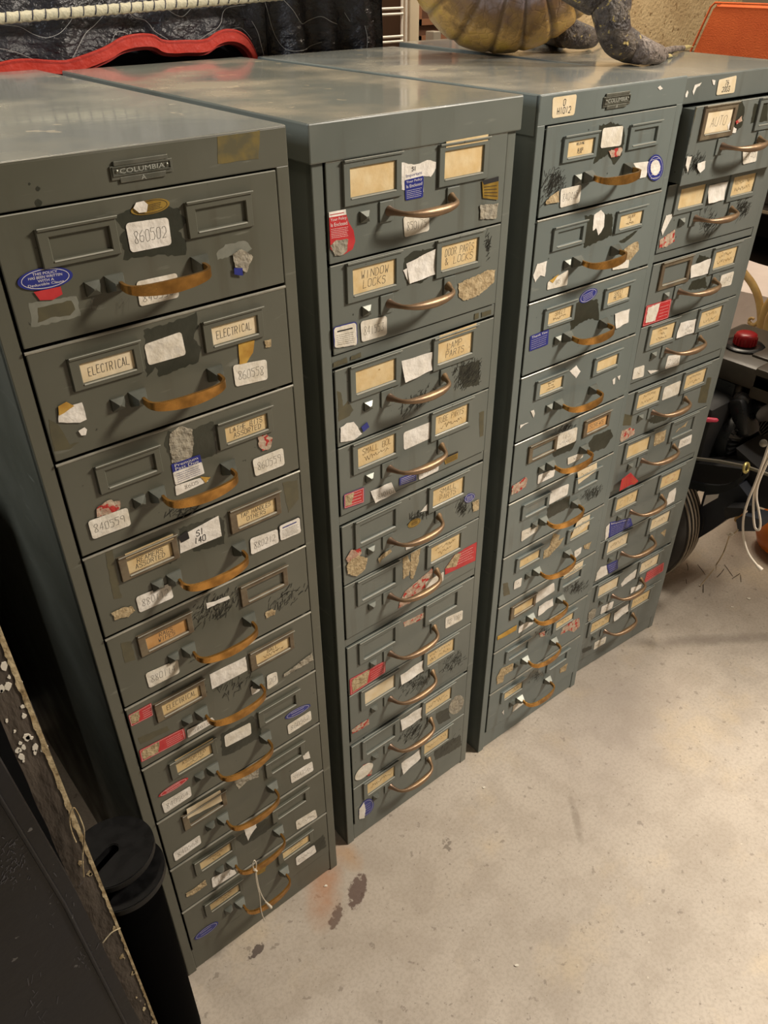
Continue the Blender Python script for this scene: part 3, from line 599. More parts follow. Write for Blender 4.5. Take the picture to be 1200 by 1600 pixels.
# kind, cabinet, crop, corner list, extra
ST = '''
scrape 0 A 440,345 545,300 690,310 735,370 700,400 725,440 725,495 600,500 480,515 490,480 465,440 485,400
goldoval 0 A 505,300 650,262 672,318 515,352
num 0 A 488,372 655,348 670,455 510,487|860502
num 0 A 530,600 690,565 698,660 545,697|~/840558
blueoval 0 A 62,560 275,530 290,610 70,648|THIS POLICY/HAS BEEN WRITTEN/WITH A/Deductible Clause
redsemi 0 A 130,640 235,618 243,648 205,670 155,672
glue 0 A 110,685 300,655 315,735 125,780
tape 0 A 148,700 190,692 280,672 293,708 270,730 200,740 150,758
white 0 A 530,292 560,284 576,296 568,326 540,330 518,312
glue 0 A 845,490 880,455 960,440 985,470 965,490 900,500 850,515
resid 0 A 905,490 940,470 985,500 960,560 915,540
bluebit 0 A 910,545 943,545 945,575 912,570
mark 0 A 338,655 390,650 392,712 340,718|G
mark 0 A 448,655 515,648 518,715 452,722|M
scrape 0 B 500,245 600,215 706,175 715,230 695,275 725,310 715,370 640,400 560,430 545,395 510,430 500,380
num 0 B 497,302 645,250 665,342 515,385|
yellow 0 B 872,295 938,283 930,335 905,375 878,380
num 0 B 850,385 985,360 990,440 862,470|860558
tan 0 B 978,285 1003,279 1004,308 980,315
white 0 B 155,582 215,540 250,530 262,570 268,600 240,612 155,613
yellow 0 B 152,548 185,530 218,545 157,585
white 0 B 235,645 258,630 270,640 262,662 245,662
tape 0 B 115,600 152,615 200,700 240,690 200,720 140,730
scrape 0 B 590,650 690,640 775,605 782,660 790,735 740,760 610,770 575,700
resid 0 B 600,660 640,628 690,640 695,700 690,740 670,775 610,775 597,700
bluehead 0 B 605,780 720,740 738,815 622,862|Premium/Past Due
num 0 B 620,865 735,828 755,845 625,905|8605
yellow 0 B 720,828 762,830 742,852
redres 0 B 950,665 985,658 1010,675 1000,715 970,725 955,705
num 0 B 928,760 1050,712 1057,780 940,827|860559
redres 0 C 190,310 240,275 290,280 292,315 240,335 195,345
num 0 C 153,365 322,305 338,380 175,442|840559
white 0 C 535,282 605,263 600,280 545,292
scrape 0 C 540,400 700,345 740,360 740,460 620,495 560,470
scratch 0 C 470,310 640,270 660,340 480,400|30
square 0 C 543,435 712,342 725,428 550,502|SI/140
blackbit 0 C 540,432 580,405 588,438 552,458
tape 0 C 230,500 260,490 300,690 265,700
num 0 C 358,690 505,628 520,690 375,755|880112
tan 0 C 255,755 300,735 340,725 355,745 330,770 270,785
num 0 C 845,440 962,398 968,455 850,508|880212
print 0 C 970,385 1055,347 1062,412 975,448|
tape 0 C 985,200 1050,190 1055,270 1010,330
scratch 0 C 590,660 790,650 800,740 610,830|150
white 0 C 660,715 700,705 755,683 762,695 720,712 665,738
scratch 0 C 915,700 1090,600 1095,690 930,760|60
tan 0 C 910,755 940,740 955,745 950,765 915,778
num 0 D 210,480 370,410 380,475 230,552|880114
tape 0 D 90,330 140,320 165,410 110,430
scratch 0 D 500,500 735,440 735,570 510,640|50
square 0 D 528,485 705,398 715,465 540,558|
redbox 0 D 122,690 240,625 250,685 135,745|r
redbox 0 D 180,860 400,748 412,800 190,918|r
tape 0 D 175,800 320,740 330,760 190,830
num 0 D 415,758 540,695 557,715 420,797|S8612
num 0 D 808,490 858,468 865,525 812,560|20
num 0 D 728,545 785,522 772,565 735,585|~
resid 0 D 895,480 950,440 1030,378 1040,410 970,450 890,498
scrape 0 E 480,160 650,60 690,100 695,170 640,200 540,260 490,272
num 0 E 500,165 637,95 642,155 507,225|
blueoval 0 E 812,55 946,-12 952,20 822,90|~~~~~/~~~~~
num 0 E 828,110 950,32 955,80 835,158|860562
resid 0 E 550,400 620,360 680,325 680,380 620,400 575,445
redoval 0 E 150,470 305,372 318,395 165,490|~~~~~/~~~~
num 0 E 172,515 322,425 330,475 190,568|840564
white 0 E 910,268 940,245 948,280 915,290
num 0 E 845,368 958,297 965,345 850,413|86056
cardout 0 E 300,540 475,440 484,498 305,590|
num 0 E 233,775 372,680 380,722 245,818|840568
scrape 0 E 560,700 650,640 770,565 775,620 700,680 600,740
white 0 E 598,640 665,605 668,640 640,680 625,712 612,680
num 0 E 872,610 975,548 985,590 878,655|~~~~~
num 0 E 433,905 545,850 565,880 440,958|184
tan 0 E 300,985 340,960 400,915 410,940 340,990 305,1002
goldbit 0 E 640,850 720,815 715,870 670,892
scrape 0 E 870,800 1020,678 1032,742 900,832
num 0 E 872,800 970,732 980,770 878,842|~~~~
blueoval 0 F 527,553 624,484 632,512 535,578|~~~~/~~~
white 1 G 518,188 600,205 660,175 710,185 708,222 680,270 640,262 640,350 520,340
square 1 G 535,212 640,190 640,262 535,288|SI/Important
bluebox 1 G 535,288 640,262 637,380 540,400|Your Policy/Is Enclosed
num 1 G 527,490 670,472 670,565 535,603|850175
redtall 1 G 112,465 232,443 272,680 125,700|Your Policy/Is Enclosed
resid 1 G 125,650 160,615 225,612 218,680 190,700 150,705
goldbox 1 G 960,290 1052,265 1048,395 965,385|
resid 1 G 950,425 1048,415 1040,498 948,500
scrape 1 H 545,165 600,130 700,110 738,110 735,250 690,290 640,320 560,325 545,250
curl 1 H 560,200 735,110 735,262 575,320|
white 1 H 540,240 590,215 640,155 660,180 600,300 575,320
tan 1 H 875,320 940,290 1050,240 1095,240 1090,310 1000,390 910,425 875,400
scratch 1 H 1040,10 1068,5 1068,170 1045,180|40
num 1 H 280,550 440,515 440,630 288,675|841553
print 1 H 118,590 252,555 260,690 120,712|
curl 1 I 527,265 738,200 717,320 540,400|
scratch 1 I 850,290 1040,225 1040,400 880,475|190
scrape 1 I 900,300 1030,260 1030,420 930,440 900,380
scratch 1 I 500,540 720,410 770,500 540,630|120
tape 1 I 112,460 135,470 150,560 180,520 215,580 190,620 120,655
white 1 I 130,695 170,665 215,655 240,690 268,735 215,775 130,790
bluebit 1 I 262,690 300,657 315,690 275,722
num 1 J 533,160 733,80 728,195 537,282|
tape 1 J 1060,20 1095,10 1090,180 1065,190
goldbox 1 J 810,330 912,288 908,340 825,380|
bluebox 1 J 505,475 622,428 622,490 503,528|
num 1 J 632,410 778,355 775,420 640,488|850158
curl 1 J 305,565 445,500 475,575 325,642|840102
redbox 1 J 120,590 257,538 257,640 122,685|w
scratch 1 J 550,730 690,700 700,760 560,800|50
goldoval 1 J 560,785 650,740 657,790 570,832
white 1 J 650,710 715,635 720,697
num 1 J 548,930 685,875 690,915 550,975|~~~~
blueoval 1 J 950,595 1028,568 1032,622 960,658|
scratch 1 J 890,650 970,620 1000,720 920,760|70
tan 1 J 1012,640 1056,620 1055,690 1016,708
redres 1 K 95,440 130,380 200,365 212,405 190,430 110,470
tan 1 K 100,490 130,450 190,420 255,440 240,520 180,575 110,560
tan 1 K 335,440 380,400 430,370 435,390 360,450 345,480
tan 1 K 525,440 560,420 585,480 570,570 525,600
tan 1 K 585,400 657,365 640,480 600,600 580,590
redtri 1 K 840,520 920,405 1082,318 1082,450 840,565|
redres 1 K 500,770 540,690 600,640 740,520 780,560 700,680 570,780 490,815
num 1 K 690,620 830,540 825,610 695,690|
redres 1 L 550,215 640,170 722,130 725,165 650,210 560,245
num 1 L 880,175 1015,115 1010,190 878,262|PCP 1207
redbox 1 L 130,655 408,510 408,600 135,788|m
curl 1 L 527,625 708,500 710,580 527,692|
scratch 1 L 820,480 1035,400 1040,540 830,650|110
scratch 1 L 500,660 780,580 780,680 520,800|130
redres 1 L 145,1050 200,1010 278,965 282,1005 210,1050 150,1082
silveroval 1 L 905,820 1020,755 1032,885 908,955
scrape 1 L 790,930 900,880 920,960 830,1010
curl 1 L 527,975 697,865 700,945 535,1052|
scratch 1 M 500,330 720,210 740,330 520,420|120
redres 1 M 230,580 270,560 305,600 300,650 270,660
whiteoval 1 M 165,630 305,530 318,610 175,722
curl 1 M 535,560 698,440 702,500 540,640|
scrape 1 M 780,470 850,410 1000,345 1010,420 900,490 800,540
scratch 1 M 760,400 1000,280 1010,400 780,520|60
blueoval 1 M 200,885 310,812 328,935 203,1005|
white 1 M 205,920 240,865 255,920 245,990 203,998
tapeb 1 H 118,800 200,770 205,800 118,830
tapeb 1 H 225,760 285,740 288,765 225,785
tapeb 1 H 975,505 1000,498 1000,530 975,538
tapeb 1 H 1015,498 1072,480 1072,505 1018,525
numb 2 N 200,150 375,125 355,275 195,300|O/H1012
whiteb 2 N 955,80 975,60 992,85 970,98
scrape 2 N 540,350 620,330 700,345 725,420 700,560 640,640 600,560 490,630 520,480
num 2 N 560,370 708,352 690,495 542,515|
redres 2 N 600,535 690,505 700,530 680,570 620,582
num 2 N 255,810 405,775 390,905 250,945|840465
num 2 N 775,622 892,608 870,722 775,740|
blueoval 2 N 875,575 990,545 998,735 878,760|w
scratch 2 N 100,700 280,640 290,820 100,940|170
tan 2 N 140,905 180,860 240,820 240,903 150,918
scrape 2 O 525,175 600,160 725,155 720,310 640,350 515,405
white 2 O 590,165 640,130 668,160 660,250 640,290 620,310 605,260 580,280
white 2 O 180,520 250,495 235,610 200,600 165,650 150,600
num 2 O 255,650 405,560 395,670 250,705|845
yellow 2 O 265,640 335,590 290,655
num 2 O 725,510 845,455 835,545 720,562|~~~
tan 2 O 805,410 860,370 905,355 912,410 850,490 805,480
scrape 2 O 770,360 910,270 890,300 810,370
blueoval 2 O 480,735 608,675 620,745 490,825|
scrape 2 P 560,0 640,-60 770,-60 780,100 700,90 620,130 555,190
curl 2 P 900,50 1018,10 1000,115 905,165|
bluebox 2 P 240,225 385,168 378,290 233,345|Thank You
white 2 P 550,500 600,455 635,500 600,555
white 2 P 885,565 905,550 900,600 888,605
white 2 P 920,540 945,532 935,570
white 2 P 245,810 268,800 275,830 265,862
white 2 P 160,920 225,900 180,925 160,945
scratch 2 Q 560,40 740,0 745,60 560,120|60
scrape 2 Q 530,240 750,160 700,250 540,310
num 2 Q 560,112 755,38 740,165 547,250|165/~~~~
scrape 2 Q 850,190 900,120 1050,60 1070,130 1000,230 880,270
num 2 Q 665,315 805,262 800,310 665,378|~~
num 2 Q 402,470 555,405 540,480 395,550|~~~
redres 2 Q 155,650 165,570 290,485 305,500 290,570 220,620
num 2 Q 500,620 680,545 665,645 485,742|
scrape 2 Q 480,750 690,650 680,760 490,860
scratch 2 Q 780,620 980,560 985,640 790,720|120
num 2 Q 255,970 410,905 390,970 250,1065|~~~~
tan 2 R 680,180 735,195 720,240 770,215 740,270 640,380 590,400 600,330 640,300
mark 2 R 640,200 735,190 700,360 610,380|SI/SF
num 2 R 855,335 920,295 910,350 860,395|~
tan 2 R 935,285 1000,250 980,315 940,310
num 2 R 345,590 410,555 400,630 338,660|~
tape 2 R 250,610 290,600 310,700 255,720
num 2 R 535,690 685,600 690,670 525,780|
curl 2 R 555,800 675,730 670,790 542,880|
num 2 R 385,970 505,910 505,950 378,1035|~~
yellow 2 R 200,1060 365,960 360,1005 200,1091
scratch 2 R 760,620 975,570 980,660 780,710|150
redres 2 S 850,180 940,110 1000,90 1005,160 950,215 900,200 830,240
scratch 2 S 600,170 760,150 760,230 620,280|60
redres 2 S 640,225 690,205 690,250 650,260
tan 2 S 260,620 300,540 410,490 405,550 330,600 315,660 265,680
scratch 2 S 530,560 720,540 720,620 540,670|80
tan 2 S 830,540 895,490 880,560 825,580
num 2 S 410,870 490,820 520,840 400,930|~~
white 2 S 310,930 325,905 325,950
cardout 2 Q 745,430 920,338 915,420 750,545|~~~
cardout 2 Q 750,850 855,815 850,900 680,1030|~~~
cardout 2 R 755,490 925,405 915,470 760,565|~~~~
whiteb 3 T 225,340 245,295 257,320 240,375 222,375
whiteb 3 T 330,240 405,210 385,250 345,270 310,350 305,310
whiteb 3 T 525,175 560,190 555,235 535,235
numb 3 T 600,180 805,128 775,325 570,355|76/2003
scrape 3 T 760,430 870,410 900,500 870,700 800,760 700,720 740,560
white 3 T 700,690 745,620 755,700 800,735 790,780 705,785
redres 3 T 790,650 860,590 865,650 800,685
num 3 T 870,970 1045,940 1020,1105 870,1140|2140
tape 3 T 235,480 360,480 230,930 160,930
scratch 3 T 80,1060 450,980 440,1240 80,1260|120
scrape 3 T 1010,450 1160,440 1160,650 960,680
white 3 T 140,1100 180,1055 285,1050 240,1230 200,1150 150,1180
white 3 T 350,1130 440,1100 430,1190 380,1235 345,1180
scratch 3 U 560,400 730,400 720,640 570,680|110
scratch 3 U 860,310 1040,280 1030,440 880,540|140
curl 3 U 635,180 820,140 775,310 625,345|
redres 3 U 180,690 325,590 320,700 250,750 180,765
white 3 U 185,600 240,460 315,440 270,520 205,650
scrape 3 U 520,900 560,830 640,850 700,880 600,920
scrape 3 V 740,130 880,90 900,200 700,220
curl 3 U 480,930 660,860 640,1000 460,1045|
num 3 U 760,1020 880,980 850,1110 730,1140|1045
redbox 3 V 250,390 525,310 490,510 210,610|t
curl 3 V 620,560 785,520 750,660 565,720|~~~/~~~
num 3 V 490,905 620,890 600,1010 455,1045|2104
num 3 V 125,1040 245,1000 235,1120 115,1155|~
white 3 V 275,1060 390,1055 310,1095
num 3 W 620,180 805,100 775,250 590,325|
redres 3 W 150,660 240,620 295,640 290,690 150,780 130,760
scrape 3 W 440,560 510,460 690,480 640,540 520,575
tape 3 W 170,480 270,490 250,600 160,600
tape 3 W 1050,70 1140,70 1080,350 990,350
tan 3 W 520,690 640,645 620,770 500,830
tan 3 W 740,680 880,550 850,610 780,630
num 3 W 790,760 925,695 910,790 770,855|2407
redfold 3 W 85,1300 110,1170 210,1095 210,1230
redfold 3 W 212,1100 295,1190 240,1285 202,1230
white 3 X 940,420 970,330 1040,280 1040,330 1020,420 840,530
bluebox 3 X 350,640 570,595 575,735 335,815|Important
white 3 X 310,690 350,650 335,790 300,830
tan 3 X 880,750 940,710 930,750 920,790
white 3 Y 300,250 340,185 405,165 415,280 280,345
bluebox 3 Y 405,160 530,100 530,200 430,265|
white 3 Y 565,370 610,310 740,205 730,290 640,350 575,400
redbox 3 Y 850,240 1040,130 1030,225 815,365|
curl 3 Y 680,410 790,370 780,410 660,470|
num 3 Y 350,620 485,555 465,640 335,705|~~~
resid 3 Y 205,690 250,645 290,640 280,720 240,770 200,785
curl 3 Y 490,690 655,580 640,660 478,775|~~
num 3 Y 275,1015 405,945 390,1020 262,1097|~~~~
scrape 3 Y 140,1085 250,1045 240,1090 140,1140
'''
NAMES = dict(num='number_sticker', square='paper_sticker', curl='curling_paper_sticker', blueoval='oval_sticker', redoval='oval_sticker', goldoval='oval_sticker',
             silveroval='round_sticker', whiteoval='oval_sticker', bluebox='notice_sticker', redbox='notice_sticker', redtall='notice_sticker', redtri='notice_sticker',
             bluehead='notice_sticker', goldbox='notice_sticker', print='notice_sticker', numb='number_sticker', cardout='loose_card', redfold='folded_red_tag')
NST = {}
for si, line in enumerate(ST.strip().split('\n')):
    left, _, ex = line.partition('|')
    w = left.split(); kind, ci, cr = w[0], int(w[1]), w[2]; cb = cabs[ci]; ox, oy, sc = CR[cr]
    onbody = kind in ('numb', 'whiteb', 'tapeb')
    pts0 = [tuple(map(float, a.split(','))) for a in w[3:]]
    ly = YF
    if ci == 3 and cr == 'T' and not onbody: ly = YF - .020
    if onbody: ly = -.0035 if ci == 3 else 0.0
    pts = [cb.loc(ox + x / sc, oy + y / sc, ly) for x, y in pts0]
    cz = sum(p[1] for p in pts) / len(pts); k = cb.row(cz); zt, zl = cb.rows[k]
    if not onbody:   # keep on its drawer's face
        pts = [(min(max(x, .019), cb.c['W'] - .019), min(max(z, zl + .0015), zt - .0015)) for x, z in pts]
    par = cb.root if onbody else drawers[ci][k]
    Y = ly if onbody else YF
    NST[(ci, k)] = NST.get((ci, k), 0) + 1
    lay = {'scrape': .0001, 'glue': .0001, 'tape': .0002, 'scratch': .0002, 'mark': .0030, 'tapeb': .0001}.get(kind, .0003 + .00016 * NST[(ci, k)])
    y = Y - lay; b = MB(); q = pts[:4]; sd = si; smooth = None
    if kind in ('num', 'numb'):
        b.sheet(rquad(q, .13), y, CARDP if kind == 'numb' else (PAPER if si % 2 else PAPERB))
        if ex: hand(b, q, ex.split('/'), y - .0001, .0010 if kind == 'numb' else .00042, BLACK if kind == 'numb' else INK, seed=sd, hmax=.40)
    elif kind == 'square':
        b.sheet(jag(q, .0003, .01, sd), y, PAPERB)
        if ex:
            l = ex.split('/')
            if len(l) > 1 and l[1] == 'Important':
                hand(b, q, ['SI', ''], y - .0001, .001, BLACK, seed=sd, hmax=.5); typed(b, q, 'Important', y - .0001, BLUE, .08, .6, .92, .92)
            else: hand(b, q, l, y - .0001, .0011, BLACK, seed=sd, hmax=.36)
    elif kind == 'curl':
        r2 = random.Random(sd); amp = r2.uniform(.003, .008)
        def fn(u, v):
            x, z = bil(q, u, v); return (x, y - .0002 - amp * (max(0, v - .25) ** 2) * (1 - .6 * u) - amp * .5 * max(0, u - .7) ** 2 - .0006 * math.sin(u * 9 + v * 5 + sd), z)
        b.grid(lambda u, v: fn(u, 1 - v), 10, 8, PAPERB)
        smooth = 60
        if ex: hand(b, q, ex.split('/'), y - .0065, .0005, INK, seed=sd, hmax=.4)
    elif kind in ('blueoval', 'redoval', 'goldoval', 'silveroval', 'whiteoval'):
        base = dict(blueoval=BLUE, redoval=RED, goldoval=GOLD, silveroval=RESID, whiteoval=PAPER)[kind]
        b.sheet(ell(q), y, base)
        if kind != 'silveroval' and kind != 'whiteoval':
            ring = ell(q, 28, .86); b.ribbon(ring + ring[:1], y - .0001, .0005, WHITE if kind != 'goldoval' else BLACK)
        if kind == 'goldoval': fine(b, q, y - .0001, BLACK, .25, .3, .8, .75, 4, sd)
        if ex == 'w': b.sheet(jag(ell(q, 14, .6), .0006, .004, sd), y - .0002, PAPERB); fine(b, q, y - .0004, WHITE, .2, .1, .8, .95, 6, sd)
        elif ex:
            l = ex.split('/')
            for j, t in enumerate(l):
                v0 = .18 + .66 * j / len(l); v1 = v0 + .66 / len(l) * .72
                if '~' in t: fine(b, q, y - .0001, WHITE, .25, v0, .75, v1, 1, sd + j, .0007)
                else: typed(b, q, t, y - .0001, WHITE, .5 - .016 * len(t) - .05, v0, .5 + .016 * len(t) + .05, v1)
        elif kind == 'blueoval': fine(b, q, y - .0001, WHITE, .2, .25, .8, .8, 4, sd)
    elif kind in ('bluebox', 'redbox'):
        bm_ = BLUE if kind == 'bluebox' else RED
        b.sheet(rquad(q, .07), y, bm_)
        if ex == 'w':
            b.sheet(rquad([bil(q, -.02, -.02), bil(q, 1.02, -.02), bil(q, 1.02, 1.02), bil(q, -.02, 1.02)], .12), y + .0001, BLUE)
            b.sheet(jag([bil(q, .06, .1), bil(q, .5, .1), bil(q, .35, .85), bil(q, .06, .85)], .0005, .003, sd), y - .0002, RTAN)
        if ex in ('r', 'm', 't'):
            u0, u1 = dict(r=(.05, .45), m=(.06, .55), t=(.08, .55))[ex]
            b.sheet(jag([bil(q, u0, .12), bil(q, u1, .04), bil(q, u1 - .08, .9), bil(q, u0, .86)], .0009, .003, sd), y - .0002, RTAN if ex != 't' else PAPER)
            fine(b, q, y - .0001, WHITE, .58, .2, .95, .85, 4, sd, .0004)
        elif ex and ex != 'w':
            l = ex.split('/')
            for j, t in enumerate(l): typed(b, q, t, y - .0001, WHITE, .08, .06 + .2 * j, .92, .06 + .2 * j + .15)
            fine(b, q, y - .0001, WHITE, .08, .06 + .22 * len(l), .92, .94, 5, sd, .0004)
        else: fine(b, q, y - .0001, WHITE, .1, .1, .92, .92, 4, sd, .0006)
        bo = [bil(q, .03, .05), bil(q, .97, .05), bil(q, .97, .95), bil(q, .03, .95), bil(q, .03, .05)]
        if kind == 'redbox': b.ribbon(bo, y - .0001, .0004, WHITE)
    elif kind == 'redtall':
        b.sheet([bil(q, 0, .12), bil(q, .8, .12), bil(q, .85, .3), bil(q, 1, .5), bil(q, 1, .75), bil(q, .85, .93), bil(q, .5, 1.03), bil(q, .2, 1), bil(q, 0, .85)], y, RED)
        b.sheet([bil(q, 0, 0), bil(q, .8, 0), bil(q, .8, .12), bil(q, 0, .12)], y, PAPERB)
        for j, t in enumerate(('Your Policy', 'Is Enclosed')): typed(b, q, t, y - .0001, WHITE, .06, .15 + .11 * j, .78, .15 + .11 * j + .085)
        fine(b, q, y - .0001, WHITE, .06, .38, .8, .62, 6, sd, .0004); fine(b, q, y - .0001, PRED, .05, .03, .7, .1, 1, sd, .001)
    elif kind == 'redtri':
        b.sheet(pts, y, RED)
        b.sheet(jag([pts[0], pts[1], ((pts[1][0] * .75 + pts[2][0] * .25), pts[1][1] - .006), ((pts[0][0] * .8 + pts[3][0] * .2) + .012, pts[0][1] - .008)], .0004, .004, sd), y - .0002, RTAN)
        fine(b, [pts[1], pts[2], pts[3], pts[4]], y - .0001, WHITE, .12, .1, .92, .8, 5, sd, .0006)
    elif kind == 'bluehead':
        b.sheet(rquad([q[0], q[1], bil(q, 1, .42), bil(q, 0, .42)], .1), y, BLUE); b.sheet(rquad([bil(q, 0, .38), bil(q, 1, .38), q[2], q[3]], .1), y - .0001, PAPERB)
        for j, t in enumerate(ex.split('/')): typed(b, q, t, y - .0003, WHITE, .1, .04 + .17 * j, .9, .04 + .17 * j + .14)
        fine(b, q, y - .0003, BLUE, .1, .46, .92, .95, 5, sd, .0005)
    elif kind == 'goldbox':
        b.sheet(rquad(q, .05), y, GOLD); b.sheet([bil(q, 0, 0), bil(q, 1, 0), bil(q, 1, .2), bil(q, .1, .25)], y - .0001, BLACK)
        fine(b, q, y - .0002, BLACK, .1, .3, .95, .92, 4, sd, .0008)
    elif kind == 'print':
        b.sheet(rquad([bil(q, -.04, -.05), bil(q, 1.04, -.05), bil(q, 1.03, 1), bil(q, -.03, 1)], .15), y + .0001, BLUE if ci else BLACK)
        b.sheet(jag(rquad(q, .12), .0003, .004, sd), y, PAPER if ci else PAPERB); fine(b, q, y - .0001, BLACK if ci else BLUE, .15, .12, .85, .3, 1, sd, .0018); fine(b, q, y - .0001, INK, .1, .35, .92, .9, 6, sd, .0005)
    elif kind == 'cardout':
        b.sheet(jag(pts, .0004, .006, sd), YF - .0036, CARDP)
        if ex: hand(b, q, [ex], YF - .0038, .0005, INKB, seed=sd)
    elif kind == 'redfold':
        b.sheet(pts, YF - .010, RED); fine(b, pts, YF - .0102, YELLOW, .1, .2, .9, .8, 3, sd, .0005)
        p0 = pts[0]
    elif kind in ('white', 'whiteb'): b.sheet(jag(pts, .0005, .004, sd), y, PAPERB)
    elif kind == 'yellow': b.sheet(jag(pts, .0004, .005, sd), y - .0003, YELLOW)
    elif kind == 'goldbit': b.sheet(jag(pts, .001, .004, sd), y, GOLD)
    elif kind in ('tan',): b.sheet(jag(pts, .0008, .003, sd), y, RTAN)
    elif kind == 'resid': b.sheet(jag(pts, .0008, .003, sd), y, RESID)
    elif kind == 'redres': b.sheet(jag(pts, .0008, .003, sd), y, RRED)
    elif kind == 'redsemi': b.sheet(pts, y + .0002, RED)
    elif kind == 'bluebit': b.sheet(jag(pts, .0003, .004, sd), y - .0002, BLUE)
    elif kind == 'blackbit': b.sheet(jag(pts, .0005, .004, sd), y - .0004, BLACK)
    elif kind == 'glue': b.sheet(jag(pts, .0007, .003, sd), y, GLUE)
    elif kind in ('tape', 'tapeb'): b.sheet(jag(pts, .0007, .004, sd), y, TAPE)
    elif kind == 'scrape': b.sheet(jag(pts, .0014, .0035, sd), y, SCRAPE)
    elif kind == 'mark': hand(b, q, ex.split('/'), y, .0004, INK, .02, .02, sd, .95)
    elif kind == 'scratch':
        r2 = random.Random(sd)
        for _ in range(int(ex)):
            u = min(max(r2.gauss(.5, .24), .02), .98); v = min(max(r2.gauss(.5, .24), .02), .98); x, z = bil(q, u, v)
            a = r2.gauss(.9, .5); l = r2.uniform(.003, .012)
            dx, dz = math.cos(a) * l / 2, math.sin(a) * l / 2
            b.ribbon([(x - dx, z - dz), (x + r2.uniform(-.0006, .0006), z + r2.uniform(-.0006, .0006)), (x + dx, z + dz)], y, r2.uniform(.0004, .0014), SCRATCH)
    nm = NAMES.get(kind, {'scrape': 'paint_scrape', 'scratch': 'scratch_marks', 'mark': 'pencil_mark', 'tape': 'tape_stain', 'tapeb': 'tape_stain', 'glue': 'glue_stain'}.get(kind, 'torn_label'))
    o = b.build(nm, par, smooth)
    lb = dict(blueoval='blue oval sticker', redoval='red oval sticker', goldoval='gold oval sticker', silveroval='grey round sticker', bluebox='blue notice sticker', redbox='red notice sticker',
              redtall='red notice sticker with white heading', redtri='torn red notice sticker', goldbox='gold and black sticker', num='white handwritten sticker' if ex else 'blank white sticker').get(kind)
    if lb: o['label'] = lb
# tape stain and chips on cabinet 1's header
cb = cabs[0]; b = MB(); b.sheet(jag([cb.loc(0 + x / 2.5, 200 + y / 2.5) for x, y in ((848, 35), (1015, 10), (1010, 120), (852, 140))], .0004, .005, 5), -.0002, TAPEG); b.build('tape_stain', cb.root)
for x, y, r in ((150, 292, 8), (148, 237, 5), (115, 218, 2.5)):
    b = MB(); x, z = cb.loc(x / 2.5, 200 + y / 2.5); b.sheet(jag([(x + math.cos(t) * r * .0004, z + math.sin(t) * r * .0004) for t in [j * .785 for j in range(8)]], .0003, .01, 2), -.0002, SCRAPE)
    b.build('paint_chip', cb.root)

# ------------------------------------------------------------------ string tied to cabinet 1's ninth pull
STRING = mat('string_white', 'cfc6b4', .9)
def crop_front(cbn, cr, pts, ly):
    ox, oy, sc = CR[cr]; out = []
    for x, y in pts:
        lx, z = cbn.loc(ox + x / sc, oy + y / sc, ly); p = cbn.o + cbn.ex * lx + cbn.n * ly; out.append((p.x, p.y, z))
    return out
b = MB(); c0 = cabs[0]
b.tube(smooth_path(crop_front(c0, 'F', [(768, 258), (776, 246), (784, 262), (780, 285), (771, 275), (768, 258)], -.043)), .0010, STRING, 6)
b.tube(smooth_path(crop_front(c0, 'F', [(781, 280), (787, 320), (795, 360), (812, 400), (838, 432)], -.045)), .0009, STRING, 6)
b.tube(smooth_path(crop_front(c0, 'F', [(780, 285), (784, 330), (797, 390), (803, 450), (817, 493)], -.045)), .0009, STRING, 6)
b.tube(crop_front(c0, 'F', [(822, 415), (834, 428), (843, 438)], -.046), [.0012, .0024, .0030], STRING, 8)
b.tube(crop_front(c0, 'F', [(776, 284), (785, 290)], -.045), [.0020, .0020], STRING, 8)
tag(b.build('knotted_string', smooth=50), 'knotted white string hanging from a low brass pull of the leftmost cabinet', 'string')

# ------------------------------------------------------------------ moving blanket over a tall piece behind the cabinets
BLK = mat('blanket_black', '222228', .32, 0, '303037', 10, .4, .6, .5, 1.0, 45, (1, 1, 1.6), .7)
NAVY = mat('blanket_lining', '14151f', .8)
REDB = mat('binding_red', 'd9402f', .5, 0, 'c93526', 30, bump=.25, bscale=60)
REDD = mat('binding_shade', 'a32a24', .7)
THREAD = mat('thread_grey', 'a9a9a6', .8)
WOOD_D = mat('dark_wood', '2a211a', .5, 0, '382b20', 8, stretch=(1, 1, .2))
edge_px = [(-120, 128), (-60, 122), (0, 106), (25, 101), (50, 100), (80, 102), (105, 102), (128, 95), (150, 87), (170, 78), (188, 67), (205, 62), (225, 60), (240, 62), (252, 69), (270, 71), (290, 70), (310, 70),
           (325, 67), (338, 58), (352, 53), (368, 54), (382, 62), (392, 75), (399, 90), (404, 104)]
EP = [at(x, y, Y=1.497) for x, y in edge_px]
EP = smooth_path(EP, 3)
def zb(x):
    if x >= EP[-1].x: return 1.10
    if x <= EP[0].x: return EP[0].z
    for a, b_ in zip(EP, EP[1:]):
        if a.x <= x <= b_.x: return a.z + (b_.z - a.z) * (x - a.x) / max(1e-6, b_.x - a.x)
    return 1.2
def by(x, z):
    w = .006 * math.sin(x * 31 + z * 9) + .004 * math.sin(x * 67 - z * 14) + .006 * noise.noise(Vector((x * 9, z * 12, 1)))
    if x > .93: w += .010 * math.sin((x - .93) * 75)
    return 1.507 + w + max(0, (z - 1.30)) * .05
root = empty('moving_blanket', (.6, 1.5, 1.3), label='black quilted moving blanket with red binding, draped behind the cabinets', cat='blanket')
def lk(b, nm, par, sm=None):
    o = b.build(nm, par, sm)
    if par: o.matrix_parent_inverse = Matrix.Translation(-par.location) @ Matrix.Identity(4) if par.rotation_euler.z == 0 else par.matrix_world.inverted()
    return o
b = MB()
xs = [(-.55 + 1.49 * i / 150) for i in range(151)]
